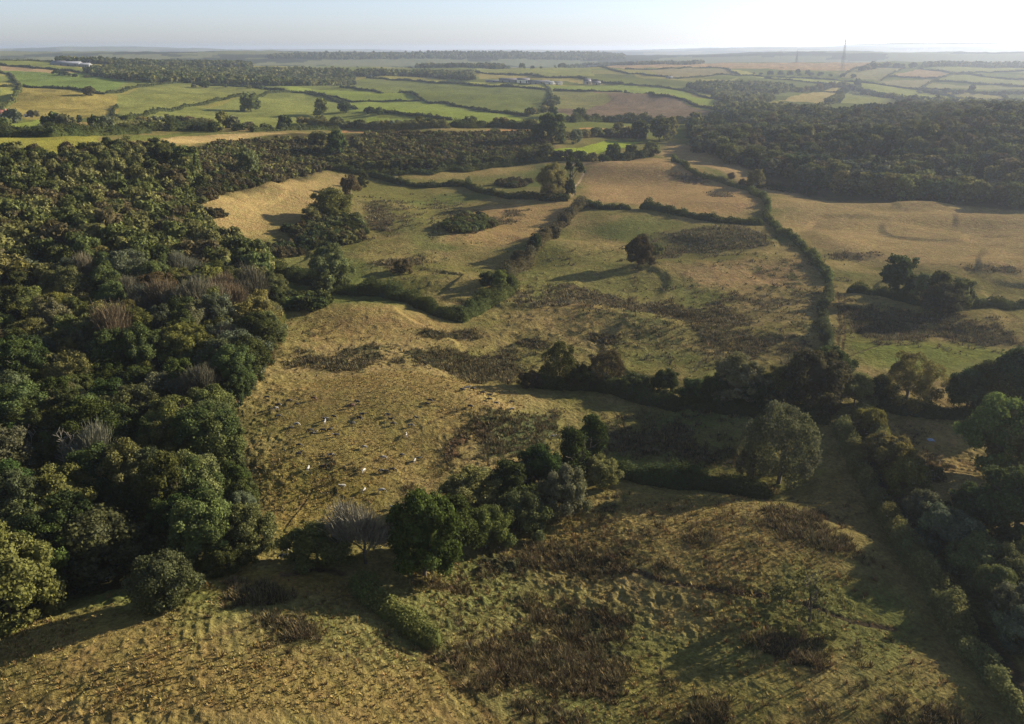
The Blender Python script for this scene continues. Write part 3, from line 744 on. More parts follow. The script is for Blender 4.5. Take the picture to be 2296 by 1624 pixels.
def trunk_np(seed, ht, r0):
    V, Q, C, t = branch_np(seed, ht, r0, 2, .55, 3, .6, .05, .45, 6)
    return V, Q, C

# prototypes ---------------------------------------------------------
PROTO = {}
def proto(kind, k, wd, ht, crown, trunk, twig=False):
    cm = mesh_np(kind + "_crown", crown[0], crown[1], M_TWIG if twig else M_FOL, crown[2])
    tm = mesh_np(kind + "_trunk", trunk[0], trunk[1], M_BARK, trunk[2])
    PROTO.setdefault(kind, []).append((cm, tm, wd, ht))
    return cm

for i in range(6):      # broadleaved, near
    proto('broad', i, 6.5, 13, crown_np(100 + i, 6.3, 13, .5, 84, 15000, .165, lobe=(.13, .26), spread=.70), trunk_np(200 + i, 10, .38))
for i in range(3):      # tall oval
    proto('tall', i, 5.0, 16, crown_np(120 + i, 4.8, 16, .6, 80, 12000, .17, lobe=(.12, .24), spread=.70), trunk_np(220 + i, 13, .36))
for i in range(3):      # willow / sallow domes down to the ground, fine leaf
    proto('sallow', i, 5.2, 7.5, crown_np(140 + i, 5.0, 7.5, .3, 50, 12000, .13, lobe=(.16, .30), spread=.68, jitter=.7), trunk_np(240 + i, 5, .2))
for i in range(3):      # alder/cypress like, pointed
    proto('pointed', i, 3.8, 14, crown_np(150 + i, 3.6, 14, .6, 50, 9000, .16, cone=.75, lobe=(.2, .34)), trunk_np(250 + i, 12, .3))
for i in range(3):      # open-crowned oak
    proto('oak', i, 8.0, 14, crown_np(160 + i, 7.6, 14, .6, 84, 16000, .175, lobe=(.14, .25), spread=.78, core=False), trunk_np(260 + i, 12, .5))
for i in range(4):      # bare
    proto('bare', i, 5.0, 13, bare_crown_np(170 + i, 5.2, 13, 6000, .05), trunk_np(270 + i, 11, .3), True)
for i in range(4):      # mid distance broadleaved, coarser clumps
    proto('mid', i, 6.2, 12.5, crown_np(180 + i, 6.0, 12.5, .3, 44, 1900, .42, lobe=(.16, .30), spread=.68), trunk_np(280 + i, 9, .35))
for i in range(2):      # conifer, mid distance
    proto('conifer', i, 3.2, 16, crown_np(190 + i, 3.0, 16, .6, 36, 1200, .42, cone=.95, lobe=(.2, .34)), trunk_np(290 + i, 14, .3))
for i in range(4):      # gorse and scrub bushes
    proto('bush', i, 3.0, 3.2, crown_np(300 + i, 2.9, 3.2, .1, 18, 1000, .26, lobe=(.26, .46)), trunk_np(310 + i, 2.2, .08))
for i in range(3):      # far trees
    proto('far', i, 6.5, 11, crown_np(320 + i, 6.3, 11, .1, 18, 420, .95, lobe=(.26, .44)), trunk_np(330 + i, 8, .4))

COLS_T = {
    'dark': (0.072, 0.088, 0.031), 'mid': (0.118, 0.136, 0.046), 'olive': (0.165, 0.166, 0.064), 'yellow': (0.17, 0.175, 0.050),
    'lime': (0.14, 0.175, 0.05), 'grey': (0.138, 0.148, 0.085), 'brown': (0.115, 0.098, 0.050), 'twig': (0.14, 0.125, 0.082), 'gorse': (0.085, 0.076, 0.040),
    'blue': (0.085, 0.10, 0.048), 'deep': (0.055, 0.078, 0.024), 'bright': (0.066, 0.092, 0.024)}

def zat(x, y): return float(z_s(np.array([x]), np.array([y]))[0])

def tree(kind, x, y, s, colr, label, cat, group=None, name=None, var=.15, sx=1.0, k=None, rz=None, z=None):
    P = PROTO[kind]; cm, tm, wd, ht = P[random.randrange(len(P)) if k is None else k % len(P)]
    o = empty(name or 'tree', (x, y, (zat(x, y) if z is None else z) - .15), random.uniform(0, 6.28) if rz is None else rz)
    o.scale = (s * sx * random.uniform(.85, 1.2), s * sx * random.uniform(.85, 1.2), s * random.uniform(.94, 1.06))
    tag(o, label, cat, group)
    c = link('crown', cm, o); t = link('trunk', tm, o)
    b = COLS_T[colr] if isinstance(colr, str) else colr
    v = 1 + random.uniform(-var, var) * 1.6; h = random.uniform(-var, var)
    c.color = (b[0] * v * (1 + h), b[1] * v, b[2] * v * (1 - h * .5), 1)
    return o

def tree_px(kind, X, Y, hpx, colr, label, cat='tree', group=None, name=None, sx=1.0, k=None, rmax=5400., rz=None):
    """tree standing where the photograph shows its foot, hpx tall there"""
    p = g([X], [Y], rmax)[0]
    d = math.sqrt(p[0] ** 2 + p[1] ** 2 + (CAM_H - p[2]) ** 2)
    ht = PROTO[kind][0][3]; dep = math.atan2(CAM_H - p[2], math.hypot(p[0], p[1]))
    s = hpx * d / F / ht / (math.cos(dep) + .25 * math.sin(dep))
    return tree(kind, p[0], p[1], s, colr, label, cat, group, name, sx=sx, k=k, z=p[2], rz=rz)

def scatter(poly, spacing, seed, rmax=5400., jitter=.38, world_poly=None):
    P = gp(poly, rmax)[:, :2] if world_poly is None else world_poly
    g_ = np.random.default_rng(seed)
    x0, y0 = P.min(0); x1, y1 = P.max(0)
    X, Y = np.meshgrid(np.arange(x0, x1, spacing), np.arange(y0, y1, spacing * .87))
    X = X + (np.arange(X.shape[0]) % 2)[:, None] * spacing * .5
    X = X.ravel() + g_.normal(scale=spacing * jitter * .6, size=X.size); Y = Y.ravel() + g_.normal(scale=spacing * jitter * .6, size=Y.size)
    k = in_poly(X, Y, P)
    return np.stack([X[k], Y[k]], 1)

# merged low trees: (positions, prototype list) -> one mesh
def merged(name, pts, protos, colors, scales, label, cat, mat=None, seed=0):
    g_ = np.random.default_rng(seed); parts = []
    Z = z_s(pts[:, 0], pts[:, 1])
    for i in range(len(pts)):
        V, Q, C = protos[g_.integers(len(protos))]
        a = g_.uniform(0, 6.28); c, s_ = math.cos(a), math.sin(a); sc_ = scales[i]
        W = np.empty_like(V); W[:, 0] = (V[:, 0] * c - V[:, 1] * s_) * sc_ + pts[i, 0]; W[:, 1] = (V[:, 0] * s_ + V[:, 1] * c) * sc_ + pts[i, 1]
        W[:, 2] = V[:, 2] * sc_ * g_.uniform(.9, 1.12) + Z[i] - .2
        b = np.array(COLS_T[colors[g_.integers(len(colors))]]) * g_.uniform(.78, 1.25)
        parts.append((W, Q, C * b))
    V, Q, C = join(parts)
    o = link(name, mesh_np(name, V, Q, mat or M_FOL, C))
    tag(o, label, cat, kind="stuff")
    return o

LOW = [crown_np(400 + i, 6.0, 12, .4, 22, 760, .52, lobe=(.20, .36)) for i in range(4)]
LOWC = [crown_np(410 + i, 3.2, 15, .4, 14, 170, .8, cone=.95, lobe=(.3, .44)) for i in range(2)]
XLOW = [crown_np(420 + i, 8.5, 13, .2, 7, 60, 2.2, lobe=(.36, .55)) for i in range(4)]
LOWB = [crown_np(430 + i, 3.0, 3.2, .1, 9, 90, .6, lobe=(.3, .5)) for i in range(3)]

# ------------------------------------------------------------------ hedges
def hedge(pts, h, w, colr, label, wob=.35, rmax=5400., lumps=.42, dens=1.0, group=None, name='hedge', world=None):
    P = (gp(pts, rmax)[:, :2]) if world is None else np.array(world, float)
    g_ = np.random.default_rng(int(abs(P[0, 0] * 7 + P[0, 1] * 3)) + 11)
    seg = np.linalg.norm(np.diff(P, axis=0), axis=1); L_ = np.concatenate([[0], np.cumsum(seg)])
    rmean = float(np.hypot(P[:, 0], P[:, 1]).mean())
    pix = rmean / 853.0
    if rmean < 1000 and rmean > 300: h *= 1.18; w *= 1.3
    step = max(1.2, pix * 1.6)
    n = max(int(L_[-1] / step), 4)
    t = np.linspace(0, L_[-1], n)
    x = np.interp(t, L_, P[:, 0]); y = np.interp(t, L_, P[:, 1])
    # soften corners
    for _ in range(2):
        x[1:-1] = (x[:-2] + 2 * x[1:-1] + x[2:]) / 4; y[1:-1] = (y[:-2] + 2 * y[1:-1] + y[2:]) / 4
    tx = np.gradient(x); ty = np.gradient(y); q = np.hypot(tx, ty) + 1e-9; tx /= q; ty /= q
    sd = g_.uniform(0, 90)
    hh = h * (1 + .25 * noise(t, t * 0 + sd, 24, 8.2) + lumps * noise(t, t * 0 + sd, max(7, 3 * step), 1.2) + lumps * .6 * noise(t, t * 0 + sd, max(3.0, 1.5 * step), 2.2))
    ww = w * (1 + .3 * noise(t, t * 0 + sd + 40, 8, 3.2))
    e = np.clip(np.minimum(t, L_[-1] - t) / (h * .8), 0, 1) ** .5; hh *= .3 + .7 * e; ww *= .35 + .65 * e
    off = wob * w * noise(t, t * 0 + sd + 10, 18, 4.2); x = x - ty * off; y = y + tx * off
    z = z_s(x, y)
    # inner mass
    K = 7; ang = np.linspace(0, math.pi, K)
    cx = np.cos(ang)[None] * ww[:, None] * .42; cz = np.sin(ang)[None] ** .7 * hh[:, None] * .86
    V = np.stack([x[:, None] - ty[:, None] * cx, y[:, None] + tx[:, None] * cx, z[:, None] + cz - .1], -1)
    V = V + g_.normal(scale=.06 * h, size=V.shape)
    I = np.arange(n * K).reshape(n, K)
    Q = np.stack([I[:-1, :-1], I[:-1, 1:], I[1:, 1:], I[1:, :-1]], -1).reshape(-1, 4)
    base = np.array(COLS_T[colr] if isinstance(colr, str) else colr)
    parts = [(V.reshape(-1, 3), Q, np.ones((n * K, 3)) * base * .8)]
    # leaf clumps
    ls = float(np.clip(pix * .52, .22, 2.2))
    area = L_[-1] * (h * 2 + w)
    m = int(min(area / (ls * ls * 2.0) * 1.25 * dens, 45000))
    m = max(m, 60)
    tt = g_.uniform(0, L_[-1], m); fi = np.interp(tt, t, np.arange(n)); i0 = np.clip(fi.astype(int), 0, n - 2); f = fi - i0
    ip = lambda a: a[i0] * (1 - f) + a[i0 + 1] * f
    an = g_.uniform(0, math.pi, m)
    r_ = g_.uniform(.84, 1.1, m) * (1 + .30 * noise(tt, an * h * .6, max(2.2, h * .6), 6.6) + .12 * noise(tt, an * 2, 1.1, 7.7))
    an = np.where(g_.random(m) < .3, np.pi / 2 + (an - np.pi / 2) * .6, an)
    lx = np.cos(an) * ip(ww) * .5 * r_; lz = np.sin(an) ** .7 * ip(hh) * r_
    tix, tiy = ip(tx), ip(ty)
    Pp = np.stack([ip(x) - tiy * lx, ip(y) + tix * lx, ip(z) + np.maximum(lz, .05)], 1)
    Pp += .25 * np.minimum(h * .2, 1) * g_.normal(size=Pp.shape)
    Nn = np.stack([-tiy * np.cos(an), tix * np.cos(an), np.sin(an) + .1], 1)
    Vc, Qc = cards(Pp, jit(Nn, g_, .55), ls, g_)
    tv = (1 + .22 * noise(tt, an * 2, 5, 2.0)) * g_.uniform(.8, 1.2, m); tv = np.repeat(tv, 4)
    hue = np.repeat(noise(tt, tt * 0 + sd, 14, 5.0) * .12, 4)
    parts.append((Vc, Qc, base * np.stack([tv * (1 + hue), tv, tv * (1 - hue)], 1)))
    V, Q, C = join(parts)
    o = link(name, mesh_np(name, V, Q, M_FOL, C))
    tag(o, label, 'hedge', group)
    return o

# ================================================================== placing things
# ------------------------------------------------------------------ left wood
LW = [(-150, 352), (190, 350), (290, 335), (400, 345), (440, 440), (430, 500), (520, 575), (600, 632), (632, 690), (615, 770), (565, 870), (530, 960),
      (525, 1050), (555, 1130), (600, 1215), (560, 1245), (430, 1245), (330, 1225), (250, 1238), (120, 1290), (0, 1365), (-150, 1420)]
def pick(w):
    s = sum(b for a, b in w); r = random.uniform(0, s)
    for a, b in w:
        r -= b
        if r <= 0: return a
    return w[-1][0]

def pix_of(x, y, z):
    """picture place of a world point (only used to look the zone of a tree up)"""
    dy = y * math.cos(PITCH) - (z - CAM_H) * math.sin(PITCH); up = y * math.sin(PITCH) + (z - CAM_H) * math.cos(PITCH)
    return PW / 2 + F * x / dy, PH / 2 - F * up / dy

ZN = [('beside the cattle field', lambda X, Y: X > 455 and 850 < Y), ('along the lower end of the left wood', lambda X, Y: Y > 1130), ('around the dead trees in the left wood', lambda X, Y: Y > 960),
      ('beside the humped pasture', lambda X, Y: X > 500 and Y > 560), ('in the lower middle of the left wood', lambda X, Y: Y > 780),
      ('in the bare-topped middle of the left wood', lambda X, Y: Y > 560 and X > 280), ('on the wooded slope at the left edge', lambda X, Y: Y > 560),
      ('high on the left wooded slope', lambda X, Y: Y > 430), ('along the top of the left wood', lambda X, Y: True)]
CN = {'dark': 'dark green', 'mid': 'mid green', 'olive': 'olive green', 'yellow': 'yellow-green', 'lime': 'bright green', 'grey': 'grey-green', 'brown': 'brownish', 'twig': 'bare grey-brown', 'blue': 'blue-green', 'deep': 'deep green', 'bright': 'fresh green', 'gorse': 'dark brown-green'}
KN = {'broad': 'round broadleaved tree', 'tall': 'tall oval tree', 'sallow': 'low domed sallow', 'mid': 'broadleaved tree', 'bare': 'leafless tree', 'pointed': 'pointed tree', 'conifer': 'conifer', 'far': 'tree', 'oak': 'open oak'}
pts = scatter(LW, 9.4, 5)
rr_ = np.hypot(pts[:, 0], pts[:, 1]); o_ = np.argsort(rr_); pts = pts[o_]
n_ind = 0; rest = []
for (x, y) in pts:
    r = math.hypot(x, y); z = zat(x, y)
    X, Y = pix_of(x, y, z)
    if X < -60: 
        if r < 700 and X > -220: rest.append((x, y))
        continue
    if n_ind >= 300: rest.append((x, y)); continue
    if 165 < X < 330 and 1170 < Y < 1240: continue          # little glade at the lower end
    if (X - 150) ** 2 + ((Y - 1090) * 1.3) ** 2 < 60 ** 2: continue    # room round the dead trees
    barez = 300 < X < 610 and 560 < Y < 760
    kind = pick([('bare', 2.6 if barez else .3), ('broad', 5), ('tall', 1.2), ('sallow', .8 if X < 480 else 2.5)])
    if r > 430 and kind in ('broad', 'tall', 'sallow'): kind = 'mid'
    if kind == 'bare': cc = 'twig'
    elif Y < 560: cc = pick([('olive', 3), ('mid', 2.5), ('brown', 1.6), ('grey', 1.2), ('dark', 2)])
    elif Y < 850: cc = pick([('olive', 3), ('mid', 3), ('yellow', .5), ('grey', 1), ('brown', .8), ('dark', 2)])
    else: cc = pick([('deep', 3), ('dark', 3), ('mid', 2.5), ('blue', 1.5), ('olive', .8), ('grey', .7)])
    if X > 500 and kind == 'sallow': cc = pick([('grey', 2), ('blue', 2), ('olive', 1)])
    zn = next(a for a, f in ZN if f(X, Y))
    s = random.uniform(.75, 1.65) * (1.2 if kind == 'sallow' else 1.0)
    lab = '%s %s %s' % (CN[cc], KN[kind], zn)
    if Y < 400: s *= .68
    tree(kind, x, y, s, cc, lab, 'tree', lab.replace('tree', 'trees').replace('sallow', 'sallows'), name={'sallow': 'sallow_tree', 'bare': 'leafless_tree', 'mid': 'canopy_tree'}.get(kind, 'broadleaved_tree'), z=z)
    n_ind += 1
rest = np.array(rest)
sc_rest = np.random.default_rng(1).uniform(1.0, 1.7, len(rest)) * np.where([pix_of(a, b, zat(a, b))[1] < 400 for a, b in rest], .62, 1)
merged('woodland_trees', rest, LOW, ['olive', 'mid', 'brown', 'olive', 'dark', 'mid'], sc_rest,
       'closed canopy on the far upper part of the left wood', 'woodland', seed=3)

# dead trees
def dead_tree(X, Y, hpx, seed, label, lean=0.0):
    p = g([X], [Y])[0]; d = math.hypot(p[0], p[1]); ht = hpx * math.hypot(d, CAM_H) / F / .95
    o = empty('dead_tree', (p[0], p[1], p[2]), random.uniform(0, 6)); o.rotation_euler = (lean, 0, 1.0)
    V, Q, C, t = branch_np(seed, ht * 1.25, .34, 3, .6, 3, .6, .06, .3, 5)
    Vt = V[:, 2].max(); V *= ht / Vt
    V2, Q2, C2, t2 = branch_np(seed + 1, ht * .9, .42, 0, .3, 1, .5, .2, .4, 7)
    link('limbs', mesh_np('dead_limbs', V, Q, M_DEADWOOD, C), o)
    link('trunk', mesh_np('dead_trunk', V2, Q2, M_DEADWOOD, C2), o)
    tag(o, label, 'dead tree')
dead_tree(158, 1085, 118, 51, 'bleached dead tree with forking limbs, taller of the pair in the left wood')
dead_tree(78, 1055, 80, 57, 'smaller bleached dead tree at the far left of the wood')
dead_tree(205, 1090, 40, 63, 'low broken dead tree with twisted limbs beside the taller dead tree', .5)
dead_tree(518, 905, 60, 71, 'pale leaning dead stem at the edge of the wood above the cattle')

# ------------------------------------------------------------------ right wood
RW = [(1560, 345), (1640, 372), (1700, 388), (1760, 400), (1830, 430), (1960, 446), (2140, 455), (2296, 468), (2520, 476), (2520, 262), (2296, 256), (2150, 252), (2000, 250), (1850, 262), (1700, 268), (1600, 268), (1540, 285), (1560, 320)]
pts = scatter(RW, 12.5, 9)
rr_ = np.hypot(pts[:, 0], pts[:, 1]); pts = pts[np.argsort(rr_)]
n_ind = 0; rest = []; restc = []
for (x, y) in pts:
    z = zat(x, y); X, Y = pix_of(x, y, z)
    if X > 2330 or n_ind >= 230:
        (restc if (1840 < X < 2010 and 238 < Y < 275) or (1560 < X < 1650 and 262 < Y < 300) else rest).append((x, y)); continue
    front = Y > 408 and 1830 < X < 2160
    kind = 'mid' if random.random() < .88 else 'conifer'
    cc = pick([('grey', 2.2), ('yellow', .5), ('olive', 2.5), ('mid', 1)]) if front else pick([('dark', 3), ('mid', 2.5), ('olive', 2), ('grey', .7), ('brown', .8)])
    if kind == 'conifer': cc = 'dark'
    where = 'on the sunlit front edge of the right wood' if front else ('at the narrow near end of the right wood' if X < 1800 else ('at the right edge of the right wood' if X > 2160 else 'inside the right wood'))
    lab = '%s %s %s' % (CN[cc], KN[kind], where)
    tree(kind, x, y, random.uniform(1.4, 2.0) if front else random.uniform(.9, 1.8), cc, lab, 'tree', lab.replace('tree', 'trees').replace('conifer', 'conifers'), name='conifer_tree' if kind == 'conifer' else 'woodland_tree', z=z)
    n_ind += 1
rest = np.array(rest)
merged('woodland_trees', rest, LOW, ['dark', 'mid', 'olive', 'dark', 'brown', 'grey'], np.random.default_rng(2).uniform(.9, 1.9, len(rest)), 'hazy closed canopy of the right wood climbing the hillside', 'woodland', seed=5)
if len(restc):
    restc = np.array(restc)
    merged('conifer_stand', restc, LOWC, ['dark', 'deep'], np.random.default_rng(4).uniform(.9, 1.25, len(restc)), 'dark stand of conifers at the back of the right wood', 'woodland', seed=6)

# ------------------------------------------------------------------ far woods, each one mass
def farwood(poly, sp, label, s0=.9, s1=1.3, cols=('dark', 'deep', 'mid', 'olive'), seed=0, low=XLOW, rmax=5600., cap=2600):
    p = scatter(poly, sp, seed + 31, rmax)
    if len(p) > cap: p = p[np.random.default_rng(1).permutation(len(p))[:cap]]
    if len(p) == 0: return
    merged('woodland_trees', p, low, list(cols), np.random.default_rng(seed).uniform(s0, s1, len(p)), label, 'woodland', seed=seed + 8)
farwood([(128, 142), (250, 146), (420, 150), (560, 153), (565, 149), (420, 145), (250, 141), (135, 138)], 15, 'long dark wood on the skyline behind the white farm', 1.1, 1.5, seed=1)
farwood([(190, 164), (270, 180), (330, 187), (400, 187), (500, 190), (610, 194), (700, 193), (795, 190), (790, 166), (600, 160), (400, 158), (215, 158)], 17, 'broad dark wood spread over the far left hilltop', 1.0, 1.4, seed=2)
farwood([(792, 172), (850, 172), (930, 172), (1062, 180), (1060, 168), (950, 166), (800, 164)], 14, 'small dark wood behind the striped green field', 1.0, 1.5, seed=3)
farwood([(935, 153), (1130, 155), (1130, 150), (935, 149)], 16, 'low wood on the central skyline', 1.0, 1.5, seed=4)
farwood([(1305, 147), (1420, 146), (1560, 144), (1580, 141), (1310, 142)], 14, 'narrow dark plantation on the skyline beside the tan moor', .9, 1.3, seed=5)
farwood([(2070, 152), (2180, 150), (2400, 153), (2400, 143), (2070, 145)], 22, 'hazy wood along the far right skyline', 1.0, 1.5, seed=6)
farwood([(1540, 198), (1610, 190), (1740, 195), (1780, 200), (1740, 212), (1660, 208), (1600, 214)], 14, 'dark wood in the valley beyond the ploughed field', .9, 1.3, seed=7)
farwood([(1610, 240), (1680, 244), (1800, 250), (1860, 246), (1850, 258), (1700, 262), (1610, 262)], 14, 'scattered wood between the ploughed field and the conifers', .8, 1.2, seed=8)
farwood([(1600, 222), (1640, 214), (1690, 218), (1740, 226), (1700, 236), (1630, 240)], 14, 'clump of trees in the far valley right of the ploughed field', .9, 1.3, ('mid', 'olive', 'grey'), seed=9)
farwood([(1995, 222), (2130, 240), (2296, 246), (2400, 246), (2400, 240), (2200, 236)], 14, 'dark tree belt between the pale fields and the right wood', .9, 1.2, seed=10)
farwood([(600, 133), (900, 133), (1400, 134), (1400, 126), (600, 127)], 42, 'blue-hazed woods on the distant central ridge', 1.3, 1.9, seed=11, rmax=9000., cap=1500)

# ------------------------------------------------------------------ gorse slopes
GL = [(420, 345), (500, 322), (650, 314), (760, 322), (850, 368), (810, 380), (730, 382), (650, 400), (600, 412), (540, 428), (500, 440), (450, 470), (432, 440)]
GC = [(790, 312), (860, 303), (1000, 303), (1180, 300), (1235, 318), (1225, 352), (1140, 358), (1060, 368), (960, 379), (870, 383), (820, 360)]
ptsA = scatter(GL, 5.6, 21); ptsB = scatter(GC, 5.6, 22)
def gorse(pts, where, nind, seed):
    pts = pts[np.argsort(np.hypot(pts[:, 0], pts[:, 1]))]
    for (x, y) in pts[:nind]:
        cc = pick([('gorse', 4), ('dark', 2), ('brown', 1), ('olive', 1.2)])
        lab = '%s rounded gorse bush at the foot of %s' % (CN[cc], where)
        b = tree('bush', x, y, random.uniform(.9, 1.7), cc, lab, 'bush', lab.replace('bush', 'bushes'), name='gorse_bush')
    q = pts[nind:]
    merged('gorse_scrub', q, LOWB, ['gorse', 'gorse', 'dark', 'brown', 'olive'], np.random.default_rng(seed).uniform(1.0, 1.9, len(q)), 'dense gorse scrub covering ' + where, 'scrub', seed=seed)
gorse(ptsA, 'the left scrubby slope', 110, 41)
gorse(ptsB, 'the central scrubby slope', 150, 42)

# scrub mounds in the middle fields
def clump(poly, sp, kinds, label, s0, s1, seed, cat='bush'):
    for i, (x, y) in enumerate(scatter(poly, sp, seed)):
        cc = pick(kinds)
        lab = '%s bush %s' % (CN[cc], label)
        tree('bush', x, y, random.uniform(s0, s1), cc, lab, 'bush', lab.replace('bush', 'bushes'), name='scrub_bush')
clump([(640, 520), (700, 500), (800, 495), (828, 520), (800, 545), (720, 560), (660, 550)], 5, [('dark', 3), ('gorse', 1), ('olive', 1)], 'in the thick scrub between the two left pastures', 1.3, 2.0, 61)
clump([(992, 505), (1040, 488), (1090, 495), (1110, 510), (1060, 522), (1010, 524)], 4.6, [('dark', 3), ('mid', 1), ('gorse', 1)], 'in the oval scrub island in the rough pasture', 1.3, 1.8, 62)
clump([(445, 482), (480, 476), (512, 482), (505, 490), (450, 490)], 4.5, [('gorse', 3)], 'in the small dark clump below the left scrubby slope', 1, 1.4, 63)
clump([(520, 560), (620, 545), (700, 560), (650, 580), (560, 572)], 6, [('dark', 2), ('gorse', 2), ('brown', 1)], 'in the scrub line above the left wood corner', 1.2, 1.9, 64)
clump([(1110, 415), (1150, 405), (1190, 410), (1160, 422)], 5, [('gorse', 3), ('dark', 1)], 'in the scrub left of the pines', 1.2, 1.7, 65)
clump([(650, 680), (700, 672), (735, 690), (700, 700), (655, 698)], 5, [('dark', 3), ('mid', 1)], 'at the corner between wood and long hedge', 1.5, 2.0, 66)
clump([(1650, 412), (1700, 425), (1800, 436), (1900, 440), (1800, 428), (1700, 412)], 7, [('gorse', 2), ('dark', 2)], 'in the shaded strip below the right wood', 1.1, 1.6, 67)
clump([(260, 1215), (320, 1200), (400, 1250), (330, 1262)], 6, [('deep', 2), ('dark', 2)], 'in the dark glade behind the lone sallow', 1.2, 1.7, 68)
clump([(1330, 540), (1400, 530)][:0] or [(1205, 442), (1270, 440), (1272, 452), (1210, 452)], 5, [('dark', 2)], 'under the pines', 1.2, 1.6, 69)
clump([(2010, 1040), (2060, 1030), (2100, 1075), (2060, 1095), (2030, 1080)], 5, [('olive', 2), ('brown', 2)], 'in the bramble corner left of the blue sheet', .9, 1.3, 70)

